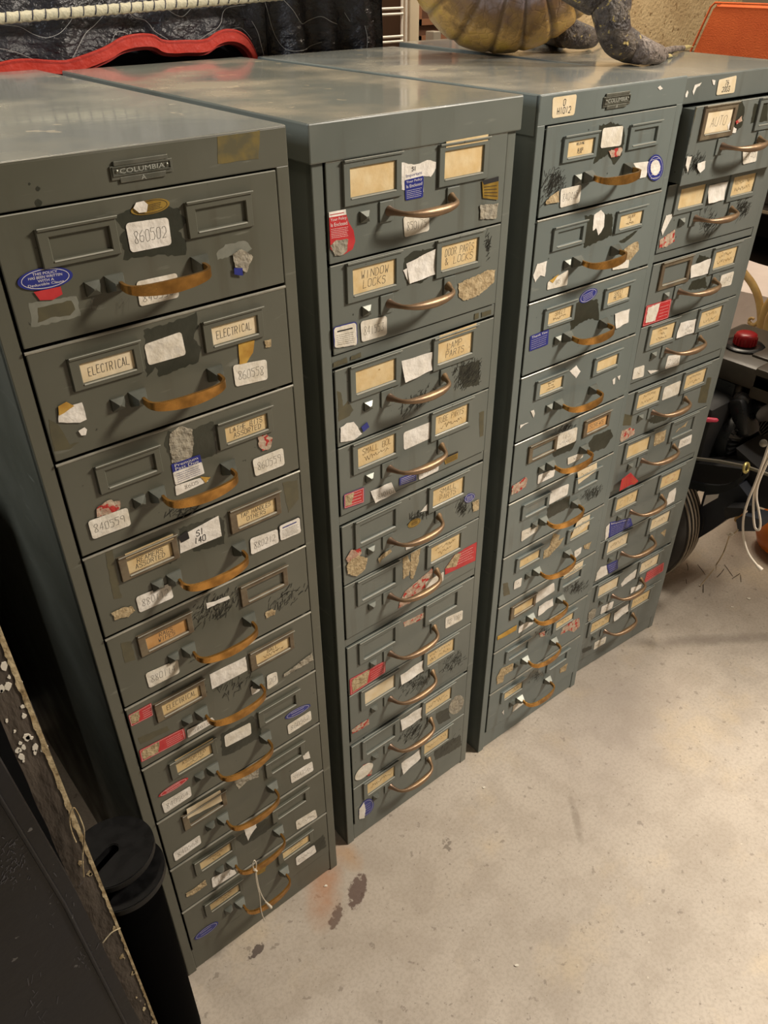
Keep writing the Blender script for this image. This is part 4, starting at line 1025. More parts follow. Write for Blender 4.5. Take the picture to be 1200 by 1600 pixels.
def bl(u, v):
    x = -.55 + u * 1.49; z0_ = zb(x); z = z0_ + (1.76 - z0_) * v; return (x, by(x, z) + .003, z)
b.grid(bl, 150, 40, BLK)
b.grid(lambda u, v: (.935 + u * .285, by(.935 + u * .285, 1.1 + .66 * v) + .001 + .03 * max(0, u - .85) , 1.10 + .66 * v), 50, 40, BLK)
b.grid(lambda u, v: (-.55 + 1.77 * u, 1.52 + .52 * v, 1.765 + .006 * math.sin(u * 30 + v * 9)), 60, 12, BLK)
b.grid(lambda u, v: (1.222 + .005 * math.sin(v * 12), 1.515 + .52 * u, 1.10 + .665 * v), 12, 12, BLK)
lk(b, 'blanket_cloth', root, 80)
b = MB(); b.tube([(p.x, p.y - .003, p.z - .002) for p in EP], 1, REDB, flat=(.0098, .0028)); bind = lk(b, 'red_binding', root, 60)
b = MB()
for dz in (.0035, .0052):
    b.tube([(p.x, p.y - .0062, p.z + dz) for p in EP], .00035, REDD, 4)
o = lk(b, 'binding_stitching', root)
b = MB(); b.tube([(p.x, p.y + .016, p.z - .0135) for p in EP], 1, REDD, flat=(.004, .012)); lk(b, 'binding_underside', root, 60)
b = MB(); b.grid(lambda u, v: (-.55 + 1.5 * u, 1.545, 1.0 + .45 * v), 4, 4, NAVY); lk(b, 'blanket_lining', root)
for pl in ([(-20, 36), (0, 38), (18, 40), (35, 43), (55, 54), (72, 59), (84, 56), (96, 48), (112, 28), (118, 10)], [(112, 90), (122, 72), (135, 52), (150, 40), (163, 26)], [(0, 76), (12, 78), (30, 83), (55, 93)],
           [(176, 66), (180, 56), (186, 50), (195, 50), (204, 54)], [(205, 20), (218, 29), (230, 31), (238, 38), (246, 50), (263, 62)], [(262, 15), (272, 22), (284, 26), (292, 22), (300, 14), (312, 2)],
           [(312, 62), (326, 52), (340, 44), (348, 34), (352, 20), (362, 12), (388, 8)], [(368, 46), (380, 44), (388, 50), (396, 62)], [(396, 33), (404, 50), (409, 70), (413, 86)],
           [(412, 0), (424, 22), (431, 42), (440, 66), (450, 79), (470, 77), (486, 74), (505, 66)], [(445, 0), (456, 16), (466, 34), (476, 37), (492, 32), (506, 26), (518, 34), (530, 38)], [(545, 20), (552, 34)], [(568, 40), (571, 58), (570, 76)]):
    b = MB(); pp = smooth_path([at(x, y, Y=1.505) for x, y in pl], 4); b.tube([(p.x, by(p.x, p.z) - .0012, p.z) for p in pp], .00055, THREAD, 4); lk(b, 'quilt_stitching', root)
b = MB(); b.box((-.53, 1.56, 0), (1.20, 2.02, 1.755), WOOD_D, .004); tag(b.build('wardrobe'), 'dark tall wardrobe under the black moving blanket, behind the cabinets', 'wardrobe')
# rope across the blanket
ROPE = mat('rope_white', 'cdc7ad', .7, bump=.3, bscale=200)
ROPED = mat('rope_dark', '20233a', .7)
ra, rb2 = at(-60, 34, Y=1.478), at(440, -7, Y=1.478)
b = MB(); dr = (rb2 - ra); n = 120; L_ = dr.length
pts = [ra + dr * (i / n) for i in range(n + 1)]
b.tube(pts, [.0078 + .0007 * math.cos(i * 2 * math.pi / 3) for i in range(n + 1)], ROPE, 12)
hel = []
T = dr.normalized(); U1 = Vector((0, 0, 1)); U1 = (U1 - T * U1.dot(T)).normalized(); V1 = T.cross(U1)
turns = L_ / .0205
rope = b.build('rope', smooth=80); tag(rope, 'white rope with dark spiral stripes stretched across the black blanket', 'rope')
for k in range(int(turns)):
    b = MB(); b.tube([pts[0] + dr * ((k + a / 12 * .55) / turns) + (U1 * math.cos(2.2 - a / 12 * 4.4) - V1 * math.sin(2.2 - a / 12 * 4.4) * -1) * .0083 for a in range(13)], .0008, ROPED, 5)
    if k == 0: helm = b.mesh('stripe')
step = dr / turns
for k in range(int(turns)): link('stripe', helm, rope, tuple(step * k))

# ------------------------------------------------------------------ far background
WIRE = mat('wire_white', 'd5cfc4', .4, .1)
CREAM = mat('post_cream', 'bfb29a', .5)
PINK = mat('cloth_pink', 'd6b3a8', .9, 0, 'c9a197', 6, stretch=(8, 8, 1))
p = at(560, 30, Y=2.4); q = at(628, 30, Y=2.4)
rr_ = empty('wire_rack', (p.x, 2.4, 0), label='white wire rack standing right of the black blanket', cat='rack')
b = MB()
for dx in (0, .018): b.tube([(q.x + dx, 2.4, 0), (q.x + dx, 2.4, 1.85)], .0045, WIRE, 8)
b.tube([(p.x - .25, 2.4, 0), (p.x - .25, 2.4, 1.85)], .0045, WIRE, 8); lk(b, 'rack_frame', rr_, 60)
for yy in (13, 22, 57, 65, 101, 109, -30, -22, -74, -66):
    b = MB(); z = at(615, yy, Y=2.4).z; b.tube([(p.x - .25, 2.395, z), (q.x, 2.395, z)], .0038, WIRE, 8); lk(b, 'rack_bar', rr_, 60)
b = MB()
b.grid(lambda u, v: (p.x - .45 + u * (q.x - p.x + .40), 2.50 + .012 * math.sin(u * 40), .02 + 1.75 * v), 60, 4, PINK); tag(b.build('pink_curtain', smooth=80), 'pale pink cloth hanging behind the white wire rack', 'cloth')
q2 = at(634, 30, Y=2.45)
b = MB(); b.box((q2.x, 2.43, 0), (q2.x + .045, 2.47, 2.0), CREAM, .004); tag(b.build('post'), 'cream upright post just right of the white wire rack', 'post')
BRN = mat('cupboard_brown', '4b3325', .45, 0, '5c4030', 6, stretch=(1, 1, .15))
BR2 = mat('cupboard_trim', '76513a', .45)
r1, r2_ = at(641, 30, Y=2.7), at(720, 30, Y=2.7)
rt_ = empty('cupboard', (r1.x, 2.7, 0), label='dark brown panelled cupboard behind the alligator, right of the cream post', cat='cupboard')
b = MB(); b.box((r1.x, 2.7, 0), (r2_.x, 3.1, 1.9), BRN, .004); lk(b, 'cupboard_body', rt_)
for z0_, z1_ in ((.15, 1.225), (1.26, 1.85)):
    b = MB()
    for x0, x1, za, zc in ((r1.x + .03, r2_.x - .03, z0_, z0_ + .02), (r1.x + .03, r2_.x - .03, z1_ - .02, z1_), (r1.x + .03, r1.x + .05, z0_, z1_), (r2_.x - .05, r2_.x - .03, z0_, z1_)):
        b.box((x0, 2.69, za), (x1, 2.70, zc), BR2)
    lk(b, 'door_moulding', rt_)
g1 = at(671, 50, Y=2.3)
b = MB(); b.box((g1.x, 2.28, 0), (g1.x + .035, 2.32, 1.27), mat('stand_grey', '8e877a', .5), .003); b.box((g1.x - .1, 2.22, 0), (g1.x + .14, 2.38, .02), MATS['stand_grey'], .003)
tag(b.build('short_stand'), 'short grey stand in front of the brown cupboard', 'stand')
CANV = mat('canvas_tan', 'b09872', .9, 0, 'c3ad86', 9, .35, .65, None, .5, 70, None, None, '8d7450', 40, .62)
k1, k2 = at(800, 30, Y=2.6), at(1118, 0, Y=2.6)
b = MB(); b.box((k1.x, 2.6, 0), (k2.x + .25, 2.64, 1.85), CANV, .004); tag(b.build('mottled_board'), 'mottled tan board standing behind the alligator and left of the orange chair', 'board')
ORG = mat('fabric_orange', 'c9602d', .8, 0, 'bd5526', 10, bump=.3, bscale=200)
tl, bl_ = at(1112, 7, X=3.2), at(1078, 84, X=3.2)
b = MB(); zt_, zl_ = tl.z, 1.1335
yb = bl_.y + (bl_.z - zl_) * (bl_.y - tl.y) / (tl.z - bl_.z)
fr = [(3.2, yb, zl_), (3.2, 1.25, zl_), (3.2, 1.30, zt_ + .004), (3.2, tl.y - .015, zt_ + .006), (3.2, tl.y, zt_ - .008)]
bk = [(x + .17, y - .11 * (i in (0, 3, 4)), z - .004 * (i > 1)) for i, (x, y, z) in enumerate(fr)]
n5 = 5; bm3 = bmesh.new(); vv = [bm3.verts.new(p_) for p_ in fr + bk]; bm3.faces.new(vv[:5]); bm3.faces.new(vv[5:][::-1])
for i in range(5): bm3.faces.new((vv[i], vv[5 + i], vv[5 + (i + 1) % 5], vv[(i + 1) % 5]))
bmesh.ops.recalc_face_normals(bm3, faces=bm3.faces); bmesh.ops.bevel(bm3, geom=bm3.edges[:], offset=.012, segments=3, affect='EDGES')
b.bm(bm3, ORG); oc = b.build('cushion', smooth=60); tag(oc, 'orange fabric cushion standing on the dark shelving in the top right corner', 'cushion')
b = MB(); sp = [(3.197, p_[1], p_[2]) for p_ in (fr[0], fr[4], fr[3], fr[2], fr[1])]; b.tube(sp, .004, ORG, 8); o = b.build('piping', smooth=60); o.parent = oc
# right wall items beyond cabinet 4
SHELF = mat('shelf_dark', '211a14', .6, 0, '2e241b', 6)
sh = empty('shelf_unit', (3.3, 1.6, 0), label='dark low shelving unit in the shade behind the white cloth', cat='shelf')
for y0 in (.7, 2.5):
    b = MB(); b.box((3.1, y0, 0), (3.6, y0 + .04, 1.13), SHELF, .003); lk(b, 'side_panel', sh)
for z in (.1, .42, .66, .90, 1.11):
    b = MB(); b.box((3.09, .74, z), (3.6, 2.5, z + .022), SHELF, .003); b.box((3.084, .72, z + .006), (3.09, 2.52, z + .016), mat('shelf_edge', '8a7d68', .5)); lk(b, 'shelf', sh)
b = MB(); b.box((3.58, .74, .02), (3.6, 2.5, 1.12), SHELF); lk(b, 'back_panel', sh)
for i, (y, w, h, zz, cc) in enumerate(((1.15, .22, .16, .682, '3b2b20'), (1.5, .25, .17, .682, '2b2420'), (1.9, .2, .13, .682, '51402c'), (1.3, .3, .13, .922, '33291f'), (1.75, .25, .15, .922, '241d18'))):
    b = MB(); b.box((3.15, y, zz), (3.45, y + w, zz + h), mat('carton_%d' % i, cc, .7), .004)
    tag(b.build('storage_box'), ['dark brown box on the middle shelf, nearest the cabinets', 'grey-brown box in the middle of the middle shelf', 'tan-brown low box at the far end of the middle shelf', 'wide brown box on the upper shelf', 'near-black tall box on the upper shelf'][i], 'box', 'boxes on the dark shelving')
pk = at(1199, 270, X=3.15)
b = MB(); b.bm((lambda m_: (bmesh.ops.create_icosphere(m_, subdivisions=3, radius=1), m_)[1])(bmesh.new()), mat('pink_item', 'd2775f', .7), Matrix.Translation((3.30, 1.62, .682 + .17 + .0125)) @ Matrix.Diagonal((.10, .06, .012, 1)))
tag(b.build('folded_cloth', smooth=60), 'small salmon pink folded cloth on the middle-shelf box at the right edge', 'cloth')
SHEET = mat('sheet_white', 'd9cdc6', .85, 0, 'cbbdb6', 5, bump=.4, bscale=14)
b = MB()
def shf(u, v):
    # over the top then down the front
    y = .5 + 1.35 * u; w = .010 * noise.noise(Vector((y * 6, v * 5, 2)))
    if v < .4: return (2.70 - v / .4 * .30, y, .605 + w)
    t = (v - .4) / .6; return (2.4 - .015 * math.sin(t * 3) - .010 * math.sin(y * 26) * t, y, .605 + w - t * .595)
b.grid(shf, 60, 40, SHEET); b.grid(lambda u, v: (2.4 + .3 * u, .5 + .008 * math.sin(u * 15) , .605 - .595 * v), 30, 8, SHEET)
cl = b.build('dust_sheet', smooth=80); tag(cl, 'white sheet draped over a low table behind the snow blower', 'sheet')
b = MB(); b.box((2.43, .53, .555), (2.68, 1.83, .590), SHELF, .004); tb = empty('low_table', (2.7, 1.2, 0), label='low table hidden under the white dust sheet', cat='table'); lk(b, 'tabletop', tb)
for x, y in ((2.48, .58), (2.64, .58), (2.48, 1.78), (2.64, 1.78)):
    b = MB(); b.box((x - .025, y - .025, 0), (x + .025, y + .025, .555), SHELF, .003); lk(b, 'leg', tb)
IRON = mat('iron_cream', 'c2a468', .45, 0, 'b2905a', 30, .35, .65, None, .1, 60)
ic = empty('garden_chair', (2.2, 1.0, 0), label='cream wrought iron chair with scrolls standing behind the snow blower', cat='chair')
def A(pl, X): return [tuple(at(x, y, X=X)) for x, y in pl]
b = MB(); b.tube(smooth_path(A([(1150, 410), (1163, 427), (1175, 443), (1184, 462), (1188, 482), (1189, 500)], 2.2)), .0105, IRON, 10); lk(b, 'arm', ic, 60)
b = MB(); b.tube(smooth_path(A([(1215, 455), (1203, 472), (1194, 488), (1189, 510), (1188, 540), (1189, 560), (1186, 600), (1180, 660)], 2.2)), .0120, IRON, 10); lk(b, 'leg', ic, 60)
b = MB(); b.tube(smooth_path(A([(1187, 500), (1182, 506), (1176, 508), (1171, 504), (1171, 499), (1175, 497), (1178, 499)], 2.2)), [.006] * 20 + [.004] * 17, IRON, 8); lk(b, 'scroll', ic, 60)
b = MB(); b.tube(smooth_path(A([(1212, 480), (1202, 500), (1198, 530), (1199, 560), (1200, 600), (1202, 650)], 2.15)), .0120, IRON, 10); lk(b, 'leg', ic, 60)
gz = A([(1180, 660)], 2.2)[0]; b = MB(); b.tube([gz, (gz[0], gz[1], 0.0)], .011, IRON, 10); lk(b, 'leg', ic, 60)
gz = A([(1202, 650)], 2.15)[0]; b = MB(); b.tube([gz, (gz[0], gz[1], 0.0)], .011, IRON, 10); lk(b, 'leg', ic, 60)

# ------------------------------------------------------------------ snow blower
BK = mat('machine_black', '161719', .25, 0, '1e1f21', 20, .4, .6, .4)
BKM = mat('machine_matte', '1b1b1c', .6)
TANK = mat('tank_grey', '3f3a33', .4, 0, '4a443b', 20)
CAPR = mat('cap_red', 'a3161f', .35, 0, '8d1119', 30)
NAV = mat('panel_navy', '23262e', .4, 0, '2a2d34', 10)
STEEL = mat('rod_steel', '8a867c', .35, .7)
ZINC = mat('zinc_yellow', 'b5a86a', .35, .7)
TIRE = mat('tire_rubber', '2e2b28', .8)
TREAD = mat('tread_dust', '8d8273', .85)
sb = empty('snow_blower', (1.85, .9, 0), label='black snow blower with a red fuel cap beside the furthest cabinet', cat='snow blower')
cc = at(1165, 530, X=1.9)
b = MB(); b.lathe([(.0265, 0), (.0268, .020), (.0255, .026), (.021, .029), (.008, .030)], CAPR, Matrix.Translation((cc.x, cc.y, cc.z - .012)), 28)
for k in range(20):
    a = 2 * math.pi * k / 20; b.box((-.0012, -.0012, 0), (.0012, .0012, .019), CAPR, 0, Matrix.Translation((cc.x + .027 * math.cos(a), cc.y + .027 * math.sin(a), cc.z - .011)))
lk(b, 'fuel_cap', sb, 50)
b = MB(); b.lathe([(.049, -.003), (.051, .002), (.046, .006), (.028, .004)], BK, Matrix.Translation((cc.x, cc.y, cc.z - .018)), 28); lk(b, 'filler_ring', sb, 50)
tz = cc.z - .020
b = MB(); b.box((1.80, .74, tz - .06), (2.06, 1.00, tz), TANK, .015); b.box((1.86, .80, tz - .002), (1.96, .86, tz + .006), TANK, .003); lk(b, 'fuel_tank', sb, 40)
b = MB(); m0 = at(1150, 575, X=1.84); b.box((1.80, m0.y - .03, tz - .13), (1.90, m0.y + .09, tz - .055), BK, .008); lk(b, 'carburettor_cover', sb, 40)
mm = at(1200, 605, X=1.82); b = MB(); b.box((1.80, mm.y - .13, mm.z - .035), (1.95, mm.y + .035, mm.z + .045), TANK, .008, ); lk(b, 'muffler', sb, 40)
h = at(1127, 640, X=1.86)
b = MB()
bm_ = bmesh.new(); bmesh.ops.create_icosphere(bm_, subdivisions=4, radius=1)
for v in bm_.verts:
    c_ = v.co; v.co = Vector((math.copysign(abs(c_.x) ** .6, c_.x), math.copysign(abs(c_.y) ** .6, c_.y), math.copysign(abs(c_.z) ** .6, c_.z)))
b.bm(bm_, BK, Matrix.Translation((h.x + .04, h.y + .03, h.z - .04)) @ Matrix.Diagonal((.075, .085, .125, 1))); lk(b, 'engine_shroud', sb, 80)
cy = at(1168, 600, X=1.86); b = MB(); b.lathe([(.040, -.05), (.046, -.04), (.046, .035), (.036, .045)], BK, rotm((.1, -.3, 1), (cy.x + .03, cy.y + .01, cy.z)), 24); lk(b, 'air_filter', sb, 50)
kn = at(1158, 624, X=1.80); b = MB()
b.lathe([(.017, -.01), (.019, 0), (.019, .006), (.016, .008), (.016, .014), (.011, .020)], BKM, rotm((-.6, -.7, .1), tuple(kn)), 20); lk(b, 'choke_knob', sb, 50)
rc = at(1164, 688, X=1.82); M_ = rotm((-.25, -.93, .12), (rc.x, rc.y, rc.z))
b = MB(); b.lathe([(.080, -.07), (.084, -.06), (.080, .0), (.074, .010), (.034, .016), (.030, .008), (.005, .008)], BK, M_, 40)
for k in range(32):
    a = 2 * math.pi * k / 32; b.box((.040, -.0016, .010), (.070, .0016, .0185), BKM, 0, M_ @ Matrix.Rotation(a, 4, 'Z'))
lk(b, 'recoil_starter', sb, 50)
p1 = at(1126, 640, X=1.79); b = MB(); b.box((-.03, -.02, -.05), (.03, .02, .05), BK, .012, Matrix.Translation(at(1163, 650, X=1.80)) @ Matrix.Rotation(-.5, 4, 'X')); lk(b, 'starter_grip_housing', sb, 40)
b = MB(); b.lathe([(.006, 0), (.006, .003), (.003, .005)], STEEL, rotm((-1, -.4, .2), tuple(at(1131, 680, X=1.76))), 10); lk(b, 'bolt', sb, 40)
b = MB(); b.lathe([(.009, 0), (.009, .006), (.005, .008)], STEEL, rotm((-1, -.4, .2), tuple(at(1193, 692, X=1.72))), 12); lk(b, 'bolt', sb, 40)
ch = at(1188, 636, X=1.83); b = MB(); b.lathe([(.018, -.02), (.026, .02), (.027, .026), (.022, .028)], BK, rotm((-.4, -.8, -.1), tuple(ch)), 20); lk(b, 'exhaust_guard', sb, 50)
rt2 = at(1108, 656, X=1.70); b = MB(); b.lathe([(.001, -.022), (.005, -.018), (.0065, 0), (.005, .018), (.001, .022)], mat('lever_red', 'd0405a', .4), rotm((.6, -.75, .06), tuple(rt2)), 12); lk(b, 'red_lever', sb, 60)
# body of the machine
b = MB(); b.box((1.70, .84, .30), (1.98, 1.20, .56), BKM, .02); lk(b, 'engine_block', sb, 40)
b = MB(); b.tube(A([(1060, 713), (1083, 716), (1125, 721), (1165, 729)], 1.62) + A([(1185, 736), (1230, 752)], 1.60), .0042, STEEL, 10); lk(b, 'control_rod', sb, 60)
rg = at(1166, 731, X=1.60); b = MB(); nn = 24; D1 = (A([(1165, 729)], 1.62)[0], A([(1083, 716)], 1.62)[0]); ax = (Vector(D1[0]) - Vector(D1[1])).normalized(); u_ = ax.orthogonal().normalized(); w_ = ax.cross(u_)
b.tube([rg + (u_ * math.cos(2 * math.pi * k / nn) + w_ * math.sin(2 * math.pi * k / nn)) * .0105 for k in range(nn + 1)], .0034, ZINC, 8); lk(b, 'collar_ring', sb, 60)
pts = A([(1058, 752), (1085, 758), (1110, 763), (1135, 762), (1155, 752), (1170, 738)], 1.66); b = MB(); b.tube(smooth_path(pts), 1, BK, flat=(.011, .004)); lk(b, 'guard_bar', sb, 40)
b = MB(); q_ = A([(1075, 722), (1160, 733), (1155, 752), (1130, 762), (1085, 756), (1068, 745)], 1.70); k_ = [(x + .10, y + .04, z) for x, y, z in q_]; n6 = len(q_)
b.add(q_ + k_, [list(range(n6)), [n6 + i for i in range(n6)][::-1]] + [[i, n6 + i, n6 + (i + 1) % n6, (i + 1) % n6] for i in range(n6)], BKM); lk(b, 'belt_cover', sb)
def slab(pxs, X, dX, m, nm, par=sb, dy=0.0):
    q_ = A(pxs, X); k_ = [(x + dX, y + dy, z) for x, y, z in q_]; n6 = len(q_); b = MB()
    b.add(q_ + k_, [list(range(n6)), [n6 + i for i in range(n6)][::-1]] + [[i, n6 + i, n6 + (i + 1) % n6, (i + 1) % n6] for i in range(n6)], m); return lk(b, nm, par)
slab([(1102, 762), (1155, 758), (1168, 775), (1165, 792), (1140, 808), (1113, 828), (1082, 847), (1088, 815), (1096, 785)], 1.70, .12, NAV, 'side_panel')
slab([(1098, 791), (1103, 774), (1123, 772), (1121, 778)], 1.697, .002, WHITE, 'data_label')
slab([(1096, 828), (1099, 809), (1101, 808), (1098, 829)], 1.697, .002, BKM, 'slot')
slab([(1131, 797), (1135, 793), (1160, 794), (1162, 800), (1155, 806), (1133, 812)], 1.66, .05, BKM, 'axle_stub')
slab([(1150, 812), (1162, 805), (1190, 812), (1192, 822), (1180, 830), (1153, 830)], 1.64, .05, NAV, 'skid_shoe')
slab([(1168, 790), (1176, 790), (1176, 812), (1168, 812)], 1.66, .02, BKM, 'shoe_bracket')
slab([(1150, 700), (1200, 745), (1215, 800), (1180, 790), (1160, 765)], 1.74, .14, BKM, 'auger_housing')
# wheel
wc = Vector((1.660, 1.000, .206)); Mw = rotm((1, .10, 0), tuple(wc))
b = MB(); b.lathe([(.085, -.02), (.12, -.045), (.175, -.055), (.198, -.045), (.205, -.02), (.205, .02), (.198, .045), (.175, .055), (.1, .04)], TIRE, Mw, 56); wh = lk(b, 'wheel', sb, 60)
for k in range(72):
    if k == 0:
        b = MB()
    a = 2 * math.pi * k / 72
b = MB()
for rr3, zz3 in ((.2065, -.034), (.208, -.018), (.2085, -.003), (.208, .012), (.2065, .028)):
    b.tube([Mw @ Vector((rr3 * math.cos(2 * math.pi * j / 60), rr3 * math.sin(2 * math.pi * j / 60), zz3)) for j in range(61)], .0028, TREAD, 5, cap=False)
o = b.build('tread', None, 60); o.parent = wh; o.matrix_parent_inverse = wh.matrix_world.inverted()
b = MB(); b.lathe([(.085, -.03), (.07, -.01), (.03, -.02), (.02, -.05), (.006, -.05)], BKM, Mw, 28); lk(b, 'hub', sb, 50)
# orange pot at the frame's right edge
op = at(1212, 790, X=2.1); b = MB(); b.lathe([(.04, 0), (.085, .02), (.10, .06), (.09, .11), (.06, .13)], mat('orange_plastic', 'cf6f1a', .35), Matrix.Translation((2.12, op.y - .06, 0)), 28); tag(b.build('orange_bucket', smooth=60), 'small round orange bucket on the floor right of the snow blower', 'bucket')
# cords
CORD = mat('cord_white', 'ddd3c4', .6)
b = MB(); b.tube(smooth_path(A([(1210, 670), (1199, 702), (1190, 728), (1180, 755), (1168, 785), (1162, 808), (1161, 830), (1164, 850), (1171, 868), (1184, 885)], 1.56)), .0028, CORD, 8)
b.tube(smooth_path(A([(1212, 690), (1197, 716), (1183, 748), (1178, 775), (1177, 800), (1179, 822), (1183, 828), (1187, 826), (1188, 814), (1185, 795), (1182, 775), (1186, 752), (1204, 712)], 1.57)), .0026, CORD, 8)
e0, e1 = A([(1183, 884), (1190, 891)], 1.56); b.tube([e0, e1], [.0045, .0055], CORD, 10)
tag(b.build('white_cord', smooth=60), 'looped white cord hanging in front of the snow blower at the right edge', 'cord')
TW = mat('twine_tan', 'b3a183', .85)
b = MB(); f0 = at(1112, 893, Z=.004); f1 = at(1094, 916, Z=.003)
pp = A([(1154, 827), (1150, 831), (1146, 834), (1141, 834)], 1.64) + A([(1138, 842), (1133, 857), (1127, 870)], 1.66) + [tuple(at(1120, 881, Z=.01)), tuple(f0), tuple(f1)]
b.tube(smooth_path(pp), .0016, TW, 6); kk = A([(1136, 835), (1141, 832), (1146, 835), (1142, 837), (1136, 835)], 1.635); b.tube(smooth_path(kk), .0020, CORD, 6)
tag(b.build('knotted_twine', smooth=60), 'thin tan twine with a knot trailing from the snow blower to the floor', 'twine')

# ------------------------------------------------------------------ floor litter
TWIG = mat('twig_dark', '3a2f25', .8)
for i, pl in enumerate(([(1073, 880), (1075, 886), (1075, 891)], [(1090, 882), (1098, 892), (1102, 898)], [(1072, 905), (1073, 912)], [(1120, 902), (1126, 896), (1131, 889)], [(1132, 882), (1140, 893), (1145, 900)],
                        [(1144, 904), (1150, 900), (1156, 896)], [(1157, 898), (1158, 909)], [(1099, 913), (1099, 926)])):
    b = MB(); b.tube([tuple(at(x, y, Z=.002)) for x, y in pl], .0007, TWIG, 5)
    tag(b.build('pine_needle'), 'thin dark pine needle on the concrete floor below the snow blower', 'needle', 'pine needles on the floor')
SCR = mat('scrap_white', 'e3dccd', .8)
for i, (x, y, w, lb) in enumerate(((1093, 915, 4, 'white paper crumb at the end of the tan twine'), (1170, 936, 8, 'longest white paper crumb on the floor at right, below the white cord'), (1144, 949, 5, 'small white crumb on the floor left of the longest crumb'),
                                   (756, 1231, 5, 'pale crumb on the floor in front of the second gap between cabinets'), (808, 1509, 5, 'white crumb on the bare floor nearest the bottom edge'), (509, 1385, 4, 'tiny white crumb near the orange rust stain by the leftmost cabinet'))):
    c_ = at(x, y, Z=0); r_ = random.Random(i); n5 = 7
    poly = [(math.cos(a) * w * .0009 * r_.uniform(.5, 1.2), math.sin(a) * w * .0006 * r_.uniform(.5, 1.2)) for a in [2 * math.pi * t / n5 for t in range(n5)]]
    b = MB(); b.prism(poly, .002, SCR, Matrix.Translation((c_.x, c_.y, 0.0002)) @ Matrix.Rotation(-.6, 4, 'Z')); tag(b.build('paper_scrap'), lb, 'scrap', 'pale crumbs on the floor')

# ------------------------------------------------------------------ left foreground
BOARD = mat('board_brown_black', '332b24', .5, 0, '4d443b', 14, .42, .62, .7, .5, 60, (1, 1, .35), None, '8a8072', 60, .70)
BFACE = mat('board_face', '0c0b0a', .7, spec=.2)
CHIP = mat('board_cream', 'b9a987', .8, 0, '8f7a56', 50, .4, .65, None, .4, 90)
bd = empty('weathered_board', (.05, .62, 0), label='upright weathered dark board with a chipped cream edge, left of the cabinets', cat='board')
def bx_(z): return .0695 - .0104 * z
def bw_(z): return .0285
b = MB(); Zt = 1.16; n = 60; vs = []
for k in range(n + 1):
    z = Zt * k / n; xr = bx_(z) + .0006 * noise.noise(Vector((z * 40, 0, 0))); xl = xr - bw_(z) - .0012 * noise.noise(Vector((z * 25, 5, 0)))
    vs += [(xl, .62, z), (xr, .62, z), (xr - .36, .94, z), (xl - .36, .94, z)]
fs = []; b.add(vs, [f_ for k in range(n) for f_ in [(4 * k, 4 * k + 1, 4 * k + 5, 4 * k + 4)]], BOARD)
b.add(vs, [f_ for k in range(n) for f_ in [(4 * k + 1, 4 * k + 2, 4 * k + 6, 4 * k + 5), (4 * k + 2, 4 * k + 3, 4 * k + 7, 4 * k + 6), (4 * k + 3, 4 * k, 4 * k + 4, 4 * k + 7)]] + [(3, 2, 1, 0), (4 * n, 4 * n + 1, 4 * n + 2, 4 * n + 3)], BFACE)
lk(b, 'board_panel', bd)
r_ = random.Random(11); b = MB(); L_ = []; R_ = []
for k in range(260):
    z = Zt * k / 259; w_ = (.0018 + .0018 * max(0, min(1, (z - .45) * 4))) + .0034 * max(0, noise.noise(Vector((z * 55, 3, 0)))) + .0022 * max(0, noise.noise(Vector((z * 140, 9, 0)))) + .0004 * r_.random(); L_.append((bx_(z) - w_, z)); R_.append((bx_(z) + .0008, z))
for k in range(259):
    b.add([(L_[k][0], .6188, L_[k][1]), (R_[k][0], .6188, R_[k][1]), (R_[k + 1][0], .6188, R_[k + 1][1]), (L_[k + 1][0], .6188, L_[k + 1][1]), (R_[k][0], .622, R_[k][1]), (R_[k + 1][0], .622, R_[k + 1][1])], [(0, 1, 2, 3), (1, 4, 5, 2)], CHIP)
lk(b, 'chipped_edge', bd)
for k in range(46):
    z = r_.choice([r_.uniform(.80, 1.0), r_.uniform(.80, 1.0), r_.uniform(.15, .62)]); x = bx_(z) - r_.uniform(.002, .026 if z > .8 else .013); s_ = r_.uniform(.0008, .0034)
    poly = jag([(x + math.cos(a) * s_ * r_.uniform(.6, 1.3), z + math.sin(a) * s_ * 1.6 * r_.uniform(.6, 1.3)) for a in [j * .9 for j in range(7)]], .0003, .002, k)
    b = MB(); b.sheet(poly, .6192, SCR if z > .8 else CHIP, .001); lk(b, 'paint_chip', bd)
for pl in ([(115, 1262), (110, 1270), (109, 1285), (113, 1302), (119, 1316)], [(116, 1262), (124, 1276), (131, 1296), (131, 1318), (129, 1342), (131, 1370)], [(188, 1450), (176, 1456), (168, 1464), (161, 1473)]):
    b = MB(); b.tube(smooth_path([tuple(at(x, y, Y=.614)) for x, y in pl]), .0008, CHIP, 6); lk(b, 'loose_fibre', bd, 60)
PB = mat('panel_black', '0d0d10', .36, 0, '232327', 6, .40, .72, .6, .10, 30, (1, 1, 1), .30, '5c5b5a', 80, .70)
bp_ = empty('metal_sheet', (-.1, .55, 0), label='scuffed black metal panel leaning in the bottom left corner', cat='panel')
b = MB(); poly = [(-.50, 0), (.0640, 0), (.0420, .36), (.0325, .665), (.0150, .92), (.008, 1.02), (-.52, 1.02)]
b.prism(poly, -.035, PB, Matrix.Translation((0, .55, 0)) @ Matrix.Rotation(math.pi / 2, 4, 'X')); lk(b, 'panel_sheet', bp_)
b = MB(); ins = [(x - .0145, z) for x, z in poly[1:6]]
for (a, c_) in zip(ins, ins[1:]): b.tube([(a[0], .5495, a[1]), (c_[0], .5495, c_[1])], .0022, PB, 8)
lk(b, 'panel_ridge', bp_, 60)
r_ = random.Random(21); SC = mat('scuff_grey', '4a4a50', .6)
